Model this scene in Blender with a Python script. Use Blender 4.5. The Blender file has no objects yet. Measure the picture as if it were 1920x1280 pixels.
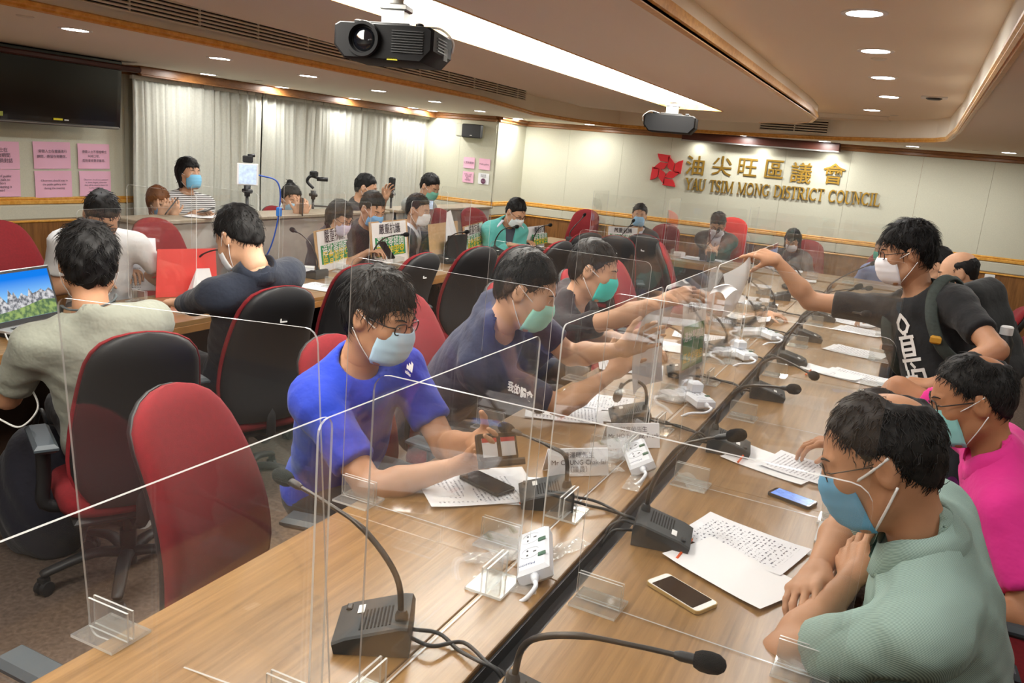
import bpy, bmesh, math, random
import numpy as np
from mathutils import Vector, Matrix, Euler
from mathutils.bvhtree import BVHTree
random.seed(7); rng = np.random.default_rng(7)
sc = bpy.context.scene
COL = sc.collection
V = Vector
PI = math.pi
def R(d): return math.radians(d)

# ---------------------------------------------------------------- camera, world, exposure
FPX, YAW, PITCH, ROLL, CAMZ = 1542.4, -0.43563, 0.22671, 0.08962, 1.72
_f = np.array([math.sin(YAW)*math.cos(PITCH), math.cos(YAW)*math.cos(PITCH), -math.sin(PITCH)])
_r0 = np.array([math.cos(YAW), -math.sin(YAW), 0.0]); _u0 = np.cross(_r0, _f)
_r = math.cos(ROLL)*_r0 + math.sin(ROLL)*_u0
_u = -math.sin(ROLL)*_r0 + math.cos(ROLL)*_u0
CAM = np.array([0, 0, CAMZ])
cam_d = bpy.data.cameras.new('camera'); cam = bpy.data.objects.new('camera', cam_d); COL.objects.link(cam)
cam_d.sensor_width = 36.0; cam_d.lens = FPX/1920*36.0; cam_d.clip_start = 0.02
cam.matrix_world = Matrix(((_r[0], _u[0], -_f[0], 0), (_r[1], _u[1], -_f[1], 0), (_r[2], _u[2], -_f[2], CAMZ), (0, 0, 0, 1)))
sc.camera = cam
sc.view_settings.view_transform = 'Standard'; sc.view_settings.look = 'None'
sc.view_settings.exposure = 0.36; sc.view_settings.gamma = 1.0; sc.view_settings.use_curve_mapping = False
try:
    sc.cycles.transparent_max_bounces = 48; sc.cycles.max_bounces = 8; sc.cycles.diffuse_bounces = 5; sc.cycles.glossy_bounces = 3; sc.cycles.adaptive_threshold = 0.04
    sc.cycles.sample_clamp_indirect = 8.0; sc.cycles.caustics_reflective = False; sc.cycles.caustics_refractive = False
    sc.cycles.use_denoising = True
except Exception: pass
w = bpy.data.worlds.new('world'); sc.world = w; w.use_nodes = True
w.node_tree.nodes['Background'].inputs[0].default_value = (0.9, 0.92, 1.0, 1); w.node_tree.nodes['Background'].inputs[1].default_value = 0.05

# points of the room read off the photograph: a pixel plus one known coordinate
def _ray(x, y): return _f + (x-960)/FPX*_r - (y-640)/FPX*_u
def at_z(x, y, z): d = _ray(x, y); return V(CAM + d*(z-CAMZ)/d[2])
def at_y(x, y, Y): d = _ray(x, y); return V(CAM + d*Y/d[1])
def at_x(x, y, X): d = _ray(x, y); return V(CAM + d*X/d[0])
def at_d(x, y, dist): return V(CAM + _ray(x, y)*dist)

# ---------------------------------------------------------------- materials
MATS = {}
def srgb(r, g, b):
    f = lambda c: (c/12.92 if c <= .04045 else ((c+.055)/1.055)**2.4)
    return (f(r/255), f(g/255), f(b/255), 1)
def mat(name, col, rough=.6, metal=0.0, noise=None, bump=None, spec=.5, emit=None, sheen=0, coat=0, alpha=1):
    """principled material; noise=(scale, amount, stretch xyz); bump=(scale, strength, dist)"""
    if name in MATS: return MATS[name]
    m = bpy.data.materials.new(name); m.use_nodes = True; MATS[name] = m
    nt = m.node_tree; b = nt.nodes['Principled BSDF']
    c = col if len(col) == 4 else (*col, 1)
    b.inputs['Base Color'].default_value = c; b.inputs['Roughness'].default_value = rough; b.inputs['Metallic'].default_value = metal
    b.inputs['Specular IOR Level'].default_value = spec
    if sheen: b.inputs['Sheen Weight'].default_value = sheen
    if coat: b.inputs['Coat Weight'].default_value = coat
    if emit: b.inputs['Emission Color'].default_value = (*emit[:3], 1); b.inputs['Emission Strength'].default_value = emit[3]
    if noise or bump: tc = nt.nodes.new('ShaderNodeTexCoord')
    if noise:
        mp = nt.nodes.new('ShaderNodeMapping'); mp.inputs['Scale'].default_value = noise[2] if len(noise) > 2 else (1, 1, 1)
        nz = nt.nodes.new('ShaderNodeTexNoise'); nz.inputs['Scale'].default_value = noise[0]; nz.inputs['Detail'].default_value = 6
        rp = nt.nodes.new('ShaderNodeValToRGB'); a = noise[1]
        rp.color_ramp.elements[0].position = .3; rp.color_ramp.elements[1].position = .7
        rp.color_ramp.elements[0].color = (*[max(0, x*(1-a)) for x in c[:3]], 1); rp.color_ramp.elements[1].color = (*[min(1, x*(1+a)) for x in c[:3]], 1)
        nt.links.new(tc.outputs['Object'], mp.inputs[0]); nt.links.new(mp.outputs[0], nz.inputs['Vector'])
        nt.links.new(nz.outputs[0], rp.inputs[0]); nt.links.new(rp.outputs[0], b.inputs['Base Color'])
    if bump:
        n2 = nt.nodes.new('ShaderNodeTexNoise'); n2.inputs['Scale'].default_value = bump[0]; n2.inputs['Detail'].default_value = 4
        bp = nt.nodes.new('ShaderNodeBump'); bp.inputs['Strength'].default_value = bump[1]; bp.inputs['Distance'].default_value = bump[2] if len(bump) > 2 else .01
        nt.links.new(tc.outputs['Object'], n2.inputs['Vector']); nt.links.new(n2.outputs[0], bp.inputs['Height']); nt.links.new(bp.outputs[0], b.inputs['Normal'])
    return m
def emission(name, col, strength):
    if name in MATS: return MATS[name]
    m = bpy.data.materials.new(name); m.use_nodes = True; MATS[name] = m; nt = m.node_tree; nt.nodes.clear()
    e = nt.nodes.new('ShaderNodeEmission'); o = nt.nodes.new('ShaderNodeOutputMaterial'); e.inputs[0].default_value = (*col, 1); e.inputs[1].default_value = strength
    nt.links.new(e.outputs[0], o.inputs[0]); return m
def clear_sheet(name, tint=(.985, .99, .985), haze=.03, refl=1.0, rough=.02):
    """clear acrylic: lets light straight through, reflects by Fresnel, with a faint dusty haze"""
    m = bpy.data.materials.new(name); m.use_nodes = True; MATS[name] = m; nt = m.node_tree; nt.nodes.clear()
    tr = nt.nodes.new('ShaderNodeBsdfTransparent'); tr.inputs[0].default_value = (*tint, 1)
    gl = nt.nodes.new('ShaderNodeBsdfGlossy'); gl.inputs['Roughness'].default_value = rough; gl.inputs['Color'].default_value = (refl, refl, refl, 1)
    df = nt.nodes.new('ShaderNodeBsdfDiffuse'); df.inputs[0].default_value = (.85, .86, .85, 1)  # white diffuse share: on the screens, painted haze of the bright ceiling
    lw = nt.nodes.new('ShaderNodeLayerWeight'); lw.inputs[0].default_value = .5      # Schlick reflectance, the same from both faces of the sheet
    pw = nt.nodes.new('ShaderNodeMath'); pw.operation = 'POWER'; pw.inputs[1].default_value = 5.0; nt.links.new(lw.outputs['Facing'], pw.inputs[0])
    fr = nt.nodes.new('ShaderNodeMath'); fr.operation = 'MULTIPLY_ADD'; fr.inputs[1].default_value = .8; fr.inputs[2].default_value = .035; nt.links.new(pw.outputs[0], fr.inputs[0])
    m1 = nt.nodes.new('ShaderNodeMixShader'); m2 = nt.nodes.new('ShaderNodeMixShader'); m2.inputs[0].default_value = haze
    o = nt.nodes.new('ShaderNodeOutputMaterial')
    nt.links.new(fr.outputs[0], m1.inputs[0]); nt.links.new(tr.outputs[0], m1.inputs[1]); nt.links.new(gl.outputs[0], m1.inputs[2])
    nt.links.new(m1.outputs[0], m2.inputs[1]); nt.links.new(df.outputs[0], m2.inputs[2]); nt.links.new(m2.outputs[0], o.inputs[0])
    return m
def wood(name, dark, light, grain=(1, 1, 1), scale=6, rough=.35, rings=.5, coat=.15):
    m = bpy.data.materials.new(name); m.use_nodes = True; MATS[name] = m; nt = m.node_tree; b = nt.nodes['Principled BSDF']
    tc = nt.nodes.new('ShaderNodeTexCoord'); mp = nt.nodes.new('ShaderNodeMapping'); mp.inputs['Scale'].default_value = grain
    n1 = nt.nodes.new('ShaderNodeTexNoise'); n1.inputs['Scale'].default_value = scale; n1.inputs['Detail'].default_value = 8; n1.inputs['Roughness'].default_value = .65; n1.inputs['Distortion'].default_value = rings
    rp = nt.nodes.new('ShaderNodeValToRGB'); rp.color_ramp.elements[0].position = .32; rp.color_ramp.elements[1].position = .68
    rp.color_ramp.elements[0].color = (*dark, 1); rp.color_ramp.elements[1].color = (*light, 1)
    nt.links.new(tc.outputs['Object'], mp.inputs[0]); nt.links.new(mp.outputs[0], n1.inputs['Vector']); nt.links.new(n1.outputs[0], rp.inputs[0]); nt.links.new(rp.outputs[0], b.inputs['Base Color'])
    b.inputs['Roughness'].default_value = rough; b.inputs['Coat Weight'].default_value = coat; b.inputs['Coat Roughness'].default_value = .25
    return m

# ---------------------------------------------------------------- mesh helpers
class MB:
    """collects shapes, then links them as ONE mesh object"""
    def __init__(s): s.v = []; s.f = []; s.mi = []
    def add(s, vs, fs, m=0):
        b = len(s.v); s.v.extend(tuple(v) for v in vs); s.f.extend(tuple(b+i for i in f) for f in fs); s.mi.extend([m]*len(fs)); return s
    def box(s, c, d, rot=None, m=0, bev=0):
        hx, hy, hz = d[0]/2, d[1]/2, d[2]/2
        if bev:
            b = min(bev, hx*.98, hy*.98, hz*.98)
            vs = [(sx*(hx-i), sy*(hy-i), z) for i, z in ((b, -hz), (0, b-hz), (0, hz-b), (b, hz)) for sx, sy in ((-1, -1), (1, -1), (1, 1), (-1, 1))]
            # rings: bottom inner, bottom outer, top outer, top inner
            fs = [(3, 2, 1, 0), (12, 13, 14, 15)]
            for q in range(3):
                for i in range(4):
                    j = (i+1) % 4; fs.append((q*4+i, q*4+j, q*4+4+j, q*4+4+i))
        else:
            vs = [(x, y, z) for z in (-hz, hz) for x, y in ((-hx, -hy), (hx, -hy), (hx, hy), (-hx, hy))]
            fs = [(3, 2, 1, 0), (4, 5, 6, 7), (0, 1, 5, 4), (1, 2, 6, 5), (2, 3, 7, 6), (3, 0, 4, 7)]
        c = V(c)
        if rot is not None: vs = [rot @ V(v) for v in vs]
        return s.add([V(v)+c for v in vs], fs, m)
    def prism(s, poly, z0, z1, m=0, mtop=None, mside=None):
        n = len(poly); vs = [(p[0], p[1], z0) for p in poly]+[(p[0], p[1], z1) for p in poly]
        s.add(vs, [tuple(range(n))[::-1], tuple(range(n, 2*n))], m if mtop is None else mtop)
        b = len(s.v)-2*n
        s.f.extend((b+i, b+(i+1) % n, b+n+(i+1) % n, b+n+i) for i in range(n)); s.mi.extend([m if mside is None else mside]*n); return s
    def tube(s, path, rad, n=8, m=0, flat=None, cap=True):
        P = [V(p) for p in path]; k = len(P)
        rad = [rad]*k if not hasattr(rad, '__len__') else list(rad)
        vs = []; up = None
        for i in range(k):
            t = (P[min(i+1, k-1)]-P[max(i-1, 0)])
            t = t.normalized() if t.length > 1e-9 else V((0, 0, 1))
            if up is None:
                up = V((0, 0, 1)) if abs(t.z) < .9 else V((1, 0, 0))
                if flat is not None and not isinstance(flat, (int, float)): up = V(flat[1])
            x = t.cross(up)
            x = x.normalized() if x.length > 1e-6 else V((1, 0, 0))
            y = x.cross(t).normalized(); up = y
            fl = 1 if flat is None else (flat if isinstance(flat, (int, float)) else flat[0])
            for j in range(n):
                a = 2*PI*j/n; vs.append(P[i]+x*math.cos(a)*rad[i]+y*math.sin(a)*rad[i]*fl)
        fs = [(i*n+j, i*n+(j+1) % n, (i+1)*n+(j+1) % n, (i+1)*n+j) for i in range(k-1) for j in range(n)]
        if cap: fs += [tuple(range(n))[::-1], tuple(range((k-1)*n, k*n))]
        return s.add(vs, fs, m)
    def lathe(s, prof, c=(0, 0, 0), n=16, rot=None, m=0, cap=True):
        vs = []
        for r, z in prof:
            for j in range(n):
                a = 2*PI*j/n; p = V((r*math.cos(a), r*math.sin(a), z)); vs.append((rot @ p if rot is not None else p)+V(c))
        k = len(prof); fs = [(i*n+j, i*n+(j+1) % n, (i+1)*n+(j+1) % n, (i+1)*n+j) for i in range(k-1) for j in range(n)]
        if cap: fs += [tuple(range(n))[::-1], tuple(range((k-1)*n, k*n))]
        return s.add(vs, fs, m)
    def ball(s, c, r, n=10, k=7, rot=None, m=0):
        r = (r, r, r) if not hasattr(r, '__len__') else r; vs = []
        for i in range(k+1):
            t = PI*i/k; sr = max(math.sin(t), .02)
            for j in range(n):
                a = 2*PI*j/n; p = V((r[0]*sr*math.cos(a), r[1]*sr*math.sin(a), -r[2]*math.cos(t))); vs.append((rot @ p if rot is not None else p)+V(c))
        fs = [(i*n+j, i*n+(j+1) % n, (i+1)*n+(j+1) % n, (i+1)*n+j) for i in range(k) for j in range(n)]
        fs += [tuple(range(n))[::-1], tuple(range(k*n, k*n+n))]
        return s.add(vs, fs, m)
    def grid(s, fn, nu, nv, m=0):
        vs = [fn(i/nu, j/nv) for j in range(nv+1) for i in range(nu+1)]
        fs = [(j*(nu+1)+i, j*(nu+1)+i+1, (j+1)*(nu+1)+i+1, (j+1)*(nu+1)+i) for j in range(nv) for i in range(nu)]
        return s.add(vs, fs, m)
    def mesh(s, name, mats, smooth=False):
        me = bpy.data.meshes.new(name); me.from_pydata([tuple(v) for v in s.v], [], s.f)
        for m in (mats if isinstance(mats, (list, tuple)) else [mats]): me.materials.append(m)
        if max(s.mi, default=0): me.polygons.foreach_set('material_index', s.mi)
        if smooth is True: me.polygons.foreach_set('use_smooth', [True]*len(me.polygons))
        me.update()
        if smooth == 'auto':
            me.polygons.foreach_set('use_smooth', [True]*len(me.polygons))
            try: me.set_sharp_from_angle(angle=R(38))
            except Exception: pass
        return me
    def build(s, name, mats, parent=None, smooth=False, mw=None):
        return place(name, s.mesh(name, mats, smooth), parent, mw)
def place(name, me, parent=None, mw=None):
    o = bpy.data.objects.new(name, me); COL.objects.link(o)
    if parent is not None: o.parent = parent
    if mw is not None: o.matrix_local = mw if isinstance(mw, Matrix) else Matrix.Translation(V(mw))
    return o
def empty(name, loc=(0, 0, 0), rz=0, mw=None):
    o = bpy.data.objects.new(name, None); COL.objects.link(o); o.empty_display_size = .1
    if mw is not None: o.matrix_world = mw
    else: o.location = loc; o.rotation_euler = (0, 0, rz)
    return o
def tag(o, label, cat, group=None, kind=None):
    o['label'] = label; o['category'] = cat
    if group: o['group'] = group
    if kind: o['kind'] = kind
    return o
def thing(name, label, cat, loc=(0, 0, 0), rz=0, group=None, mw=None):
    return tag(empty(name, loc, rz, mw), label, cat, group)
def struct(o, label=None):
    o['kind'] = 'structure'
    if label: o['label'] = label
    return o
def frame(o, x, y, z=None):
    """matrix with columns x, y, z at o"""
    x = V(x).normalized(); z = (V(z) if z is not None else x.cross(V(y))).normalized(); y = z.cross(x).normalized(); o = V(o)
    return Matrix(((x.x, y.x, z.x, o.x), (x.y, y.y, z.y, o.y), (x.z, y.z, z.z, o.z), (0, 0, 0, 1)))
def rotz(loc, deg): return Matrix.Translation(V(loc)) @ Matrix.Rotation(R(deg), 4, 'Z')
CACHE = {}
def cached(key, fn):
    if key not in CACHE: CACHE[key] = fn()
    return CACHE[key]
def bez(pts, n=8):
    """Catmull-Rom through points"""
    P = [V(p) for p in pts]; P = [2*P[0]-P[1]]+P+[2*P[-1]-P[-2]]; out = []
    for i in range(1, len(P)-2):
        for k in range(n):
            t = k/n; a, b, c, d = P[i-1], P[i], P[i+1], P[i+2]
            out.append(.5*((2*b)+(c-a)*t+(2*a-5*b+4*c-d)*t*t+(3*b-a-3*c+d)*t**3))
    out.append(P[-2]); return out
def rrect(w, h, r, n=4, corners=(1, 1, 1, 1)):
    """rounded rectangle outline centred on 0 (corner order: +x+y, -x+y, -x-y, +x-y)"""
    out = []
    for k, (sx, sy) in enumerate(((1, 1), (-1, 1), (-1, -1), (1, -1))):
        if not corners[k]: out.append((sx*w/2, sy*h/2)); continue
        for i in range(n+1):
            a = (k+i/n)*PI/2; out.append((sx*(w/2-r)+r*math.cos(a), sy*(h/2-r)+r*math.sin(a)))
    return out

# ---------------------------------------------------------------- lettering (flat outlines turned into meshes up front)
TXT = {}
def text_mesh(s, size=1.0, bold=0.0, extrude=0.0, space=1.0, line=1.0, align='CENTER'):
    key = (s, size, bold, extrude, space, line, align)
    if key in TXT: return TXT[key]
    cu = bpy.data.curves.new('lettering', 'FONT'); cu.body = s; cu.size = size; cu.offset = bold; cu.extrude = extrude
    cu.align_x = align; cu.align_y = 'CENTER'; cu.space_character = space; cu.space_line = line; cu.resolution_u = 2
    o = bpy.data.objects.new('lettering', cu); COL.objects.link(o)
    dg = bpy.context.evaluated_depsgraph_get(); dg.update()
    me = bpy.data.meshes.new_from_object(o.evaluated_get(dg)); bpy.data.objects.remove(o); bpy.data.curves.remove(cu)
    TXT[key] = me; return me
def txt(name, s, m, parent, mw, **k):
    me = text_mesh(s, **k).copy(); me.materials.clear(); me.materials.append(m); return place(name, me, parent, mw)
# ================================================================ materials of the room
M_wall = mat('wall_fabric', srgb(204, 203, 184), .9, noise=(180, .06), bump=(420, .25, .002))
M_pad = mat('padded_fabric', srgb(200, 198, 180), .9, noise=(160, .06), bump=(420, .25, .002))
M_wains = wood('wainscot_wood', srgb(112, 72, 32)[:3], srgb(150, 102, 52)[:3], (9, 9, .7), 5, .45)
M_oak = wood('golden_oak', srgb(206, 142, 48)[:3], srgb(236, 182, 92)[:3], (3, 3, 3), 9, .35, .3, .2)
M_brown = wood('brown_wood', srgb(136, 88, 44)[:3], srgb(166, 112, 62)[:3], (2, 2, 8), 6, .4)
M_darkred = mat('dark_red_wood', srgb(78, 36, 24), .35, noise=(12, .2, (1, 1, 6)))
M_ceil = mat('ceiling_paint', srgb(244, 234, 216), .9, bump=(260, .12, .003))
M_ceil2 = mat('soffit_paint', srgb(242, 236, 222), .9, bump=(260, .12, .003))
M_carpet = mat('carpet', srgb(94, 78, 67), 1.0, noise=(55, .4), bump=(500, .7, .006))
M_white = mat('white_plastic', srgb(232, 232, 230), .4)
M_black = mat('black_plastic', srgb(30, 31, 33), .45, bump=(900, .1, .001))
M_grille = mat('grille_paint', srgb(226, 222, 208), .5)
M_dark = mat('dark_void', (.006, .006, .006), .9)
M_steel = mat('brushed_steel', srgb(170, 170, 168), .3, .9)
M_lamp = emission('lamp_face', (1.0, .97, .92), 26.0)
M_trough = emission('trough_light', (1.0, .96, .86), 13.0)

YB, YS, XP, XC = 10.5, 9.66, -4.97, -6.12      # back wall, speaker wall, pillar return, curtain wall
XR, YF = 2.6, -2.2                              # right wall and wall behind the camera
ZS, ZD, ZI = 2.13, 2.20, 2.31                   # soffit, hanging island, raised ceiling
ZR, ZW, ZC = 1.02, 0.86, 2.06                   # chair rail, wainscot top, cornice bottom

# ---------------------------------------------------------------- floor
struct(MB().box(((XC+XR)/2, (YB+YF)/2, -.05), (XR-XC, YB-YF, .1)).build('floor', M_carpet), 'brown speckled carpet floor')

# ---------------------------------------------------------------- walls: backing slab, then fabric panels, padded band, wainscot boards as pieces
def wall(name, a, b, label, panels, back=.12, ztop=2.6, wood_w=.62):
    """a wall from a to b (plan); its face looks to the right-hand side of a->b ... the pieces are children"""
    a, b = V((*a, 0)), V((*b, 0)); L = (b-a).length; x = (b-a)/L; n = V((x.y, -x.x, 0))
    m = MB(); rot = Matrix(((x.x, -n.x, 0), (x.y, -n.y, 0), (0, 0, 1)))
    m.box((a+b)/2-n*back/2+V((0, 0, ztop/2)), (L, back, ztop), rot)
    w = struct(m.build(name, M_brown), label)
    def piece(nm, u0, u1, z0, z1, t, mt, bev=.004):
        c = a+x*((u0+u1)/2)+n*(t/2)+V((0, 0, (z0+z1)/2))
        return MB().box(c, (u1-u0, t, z1-z0), rot, bev=bev).build(nm, mt, w)
    us = [0]+[p for p in panels if 0 < p < L]+[L]
    for u0, u1 in zip(us, us[1:]): piece('fabric_panel', u0+.001, u1-.001, ZR+.03, ZC+.01, .018, M_wall, .0045)
    for u0, u1 in zip(us, us[1:]): piece('padded_panel', u0+.001, u1-.001, ZW+.015, ZR-.02, .03, M_pad, .022)
    k = max(1, round(L/wood_w))
    for i in range(k): piece('wainscot_board', L*i/k+.0015, L*(i+1)/k-.0015, .1, ZW, .018, M_wains, .003)
    for z0, z1, t in ((ZR-.022, ZR+.012, .034), (ZR+.012, ZR+.034, .026)): piece('chair_rail', 0, L, z0, z1, t, M_oak, .006)
    piece('wainscot_cap', 0, L, ZW-.002, ZW+.016, .03, M_oak, .005)
    piece('baseboard', 0, L, 0, .1, .022, M_darkred, .004)
    piece('cornice', 0, L, ZC, ZC+.04, .04, M_brown, .008); piece('cornice', 0, L, ZC+.035, ZS+.02, .07, M_brown, .012)
    return w
# seams of the back wall at the places the photo shows them
seam = [at_y(px, 350, YB).x-XP for px in (1060, 1160, 1250, 1351, 1465, 1587, 1722, 1857)]
wall('wall_back', (XP, YB), (XR, YB), 'cream fabric panelled back wall with wood wainscot', seam)
wall('wall_speaker', (XC, YS), (XP, YS), 'short cream wall with loudspeaker beside curtain', [at_y(860, 320, YS).x-XC])
wall('wall_pillar', (XP, YS), (XP, YB), 'narrow cream return wall in the corner', [])
wall('wall_left', (XC, YF), (XC, YS), 'long cream side wall behind television and curtains', [1.2, 2.4, 3.6, 4.8, 6, 7.2, 8.4, 9.6, 10.8])
wall('wall_right', (XR, YB), (XR, YF), 'plain right side wall', [1.3*i for i in range(1, 10)])
wall('wall_front', (XR, YF), (XC, YF), 'wall behind the photographer', [1.3*i for i in range(1, 7)])

# ---------------------------------------------------------------- ceiling: raised field, soffit ring, island, mouldings
struct(MB().box(((XC+XR)/2, (YB+YF)/2, ZI+.05), (XR-XC+.2, YB-YF+.2, .1)).build('ceiling', M_ceil), 'raised beige ceiling field')
edge_px = [(17, 0), (250, 50), (640, 136), (850, 182), (1000, 213), (1060, 223), (1107, 230), (1160, 236), (1213, 240), (1307, 246), (1440, 254), (1580, 260), (1680, 263), (1753, 263), (1775, 261), (1790, 256), (1797, 248)]
inner = [at_z(x, y, ZS) for x, y in edge_px]
XL = -3.42
inner = [V((min(p.x, XL) if i < 4 else p.x, p.y, 0)) for i, p in enumerate(inner)]
for i in range(4): inner[i].x = XL-.02*i
XRI = .16
inner = [V((XL, -1.2, 0)), V((XL, 1.0, 0))]+inner
inner = [p for p in inner if p.x < XRI]+[V((XRI, inner[-1].y-.35, 0)), V((XRI, 3.0, 0)), V((XRI, -1.2, 0))]
def smooth_poly(P, idx0, idx1):
    return P
# soffit slab: ring cut into four simple polygons
def ring_poly():
    o = [V((XC, YF, 0)), V((XC, YB, 0)), V((XR, YB, 0)), V((XR, YF, 0))]
    k = max(range(len(inner)), key=lambda i: inner[i].y)
    return [[o[0], o[1], *[inner[i] for i in range(k, -1, -1)]], [o[1], o[2], o[3], *[inner[i] for i in range(len(inner)-1, k-1, -1)]], [o[3], o[0], inner[0], inner[-1]]]
m = MB()
for poly in ring_poly(): m.prism([(p.x, p.y) for p in poly], ZS, ZI+.02)
sof = struct(m.build('ceiling_soffit', M_ceil2), 'lower cream soffit around the room')
def sweep(path, prof, closed=False):
    """prof: list of (offset to the left of travel, z)"""
    mb = MB(); k = len(path); n = len(prof); vs = []
    for i in range(k):
        t = (path[min(i+1, k-1)]-path[max(i-1, 0)]).normalized(); l = V((-t.y, t.x, 0))
        for o, z in prof: p = path[i]+l*o; vs.append((p.x, p.y, z))
    fs = [(i*n+j, (i+1)*n+j, (i+1)*n+(j+1) % n, i*n+(j+1) % n) for i in range(k-1) for j in range(n)]
    return mb.add(vs, fs+[tuple(range(n)), tuple(range((k-1)*n, k*n))[::-1]])
# the path runs away from the camera on the left, so the room's middle is to its right (negative offsets)
gold_prof = [(.03, ZS-.002), (.03, ZS-.012), (.012, ZS-.018), (.006, ZS-.012), (.0, ZS-.02), (-.010, ZS-.014), (-.008, ZS-.004), (-.016, ZS+.002), (-.016, ZS+.014), (-.008, ZS+.020), (-.002, ZS+.020), (-.002, ZS-.002)]
struct(sweep(inner, gold_prof).build('trim_1', M_oak, None, 'auto'), 'golden oak moulding along soffit edge')
# hanging island with the light trough
isl_r = [at_z(1240, 0, ZD), at_z(1400, 122, ZD), at_z(1530, 225, ZD)]
XIR = -.86
tip = [(XIR, 6.9), (XIR-.02, 7.5), (XIR-.1, 7.95), (XIR-.3, 8.3), (XIR-.65, 8.55)]
left = [at_z(x, y, ZD) for x, y in ((1480, 236), (1400, 234), (1310, 230), (1213, 222), (1090, 200), (1000, 173), (860, 138), (640, 86), (330, 3))]
left = [(p.x, p.y) for p in left if p.y < 9.1 and p.x < -1.3]
left = [(-1.85, 8.75), (-2.25, 8.6)]+[q for q in left if q[1] < 8.3]+[(-2.9, 1.0), (-2.9, -1.0)]
outer = [(XIR, -1.0), (XIR, 3.0), (XIR, 5.0)]+tip+left
SX0, SX1, SY0, SY1 = -2.06, -1.60, -.7, 7.25
def clip_half(poly, ax, val, keep_less):
    out = []
    for i in range(len(poly)):
        p, q = poly[i], poly[(i+1) % len(poly)]; ip = (p[ax] <= val) == keep_less; iq = (q[ax] <= val) == keep_less
        if ip: out.append(p)
        if ip != iq:
            t = (val-p[ax])/(q[ax]-p[ax]); out.append((p[0]+(q[0]-p[0])*t, p[1]+(q[1]-p[1])*t))
    return out
m = MB(); zt = ZI+.02
m.prism(clip_half(outer, 0, SX0, True), ZD, zt); m.prism(clip_half(outer, 0, SX1, False), ZD, zt)
mid = clip_half(clip_half(outer, 0, SX0, False), 0, SX1, True)
m.prism(clip_half(mid, 1, SY1, False), ZD, zt); m.prism(clip_half(mid, 1, SY0, True), ZD, zt)
isl = struct(m.build('ceiling_island', M_ceil), 'hanging beige ceiling island with a light trough')
io = [V((x, y, 0)) for x, y in outer]
isl_prof = [(-.0, ZD-.004), (-.0, ZD+.01), (-.014, ZD+.012), (-.014, ZD+.03), (-.004, ZD+.036), (-.004, ZD+.056), (.01, ZD+.06), (.03, ZD+.06), (.03, ZD-.004)]
struct(sweep([p for p in io[:8]], isl_prof).build('trim_2', M_oak, None, 'auto'), 'golden moulding along the island edge')
tr = MB()
tr.box(((SX0+SX1)/2, (SY0+SY1)/2, ZD+.05), (SX1-SX0-.002, SY1-SY0-.002, .012))
tr = struct(tr.build('ceiling_light_trough', M_trough), 'bright white light trough in the ceiling island')
tr['category'] = 'ceiling light'
b = MB(); b.box((SX0+.008, (SY0+SY1)/2, ZD+.02), (.012, SY1-SY0, .045)); b.box((SX1-.008, (SY0+SY1)/2, ZD+.02), (.012, SY1-SY0, .045)); b.box(((SX0+SX1)/2, SY1-.008, ZD+.02), (SX1-SX0-.03, .012, .045))  # lit inner faces of the trough, their warm light put in as oak colour
struct(b.build('trim_3', M_oak), 'trough lips in oak colour for the warm light on its inner faces')
la = bpy.data.lights.new('trough_lamp', 'AREA'); la.shape = 'RECTANGLE'; la.size = SX1-SX0-.06; la.size_y = SY1-SY0-.1; la.energy = 46; la.color = (1, .985, .955)
lo = bpy.data.objects.new('trough_lamp', la); COL.objects.link(lo); lo.location = ((SX0+SX1)/2, (SY0+SY1)/2, ZD+.040); lo.parent = tr

# ---------------------------------------------------------------- air grille along the soffit's inner face, with a small one at the far end
def grille(name, label, path, z0, z1, seg):
    g = thing(name, label, 'air grille', path[0])
    P = [p-path[0] for p in path]
    sweep(P, [(.0, z0), (-.012, z0), (-.012, z1), (.0, z1)]).build('backing', M_dark, g)
    nsl = 5
    for i in range(nsl+1):
        z = z0+(z1-z0)*i/nsl; sweep(P, [(-.012, z-.002), (-.026, z-.009), (-.026, z-.001), (-.012, z+.006)]).build('slat', M_grille, g)
    L = (P[-1]-P[0]); k = int(L.length/seg); t = L.normalized(); l = V((-t.y, t.x, 0))
    for i in range(k+1): MB().box(P[0]+t*(i*seg)-l*.018+V((0, 0, (z0+z1)/2)), (.012, .006, z1-z0)).build('divider', M_grille, g)
    return g
gp = [V((XL-.035+.045, y, 0)) for y in (.3, 2, 4, 5.6, 6.9)]
gp = [V((XL+.028, .3, 0)), V((XL-.032, 7.2, 0))]
grille('air_grille', 'long slotted air grille above the left gold moulding', gp, ZS+.06, ZI-.03, .42)
p0, p1 = at_z(1478, 252, ZS+.09), at_z(1573, 250, ZS+.09); yy = 9.15
grille('air_grille', 'small slotted air grille at the far end of the ceiling', [V((-1.62, yy, 0)), V((-.95, yy, 0))], ZS+.04, ZI-.02, .35)

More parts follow.
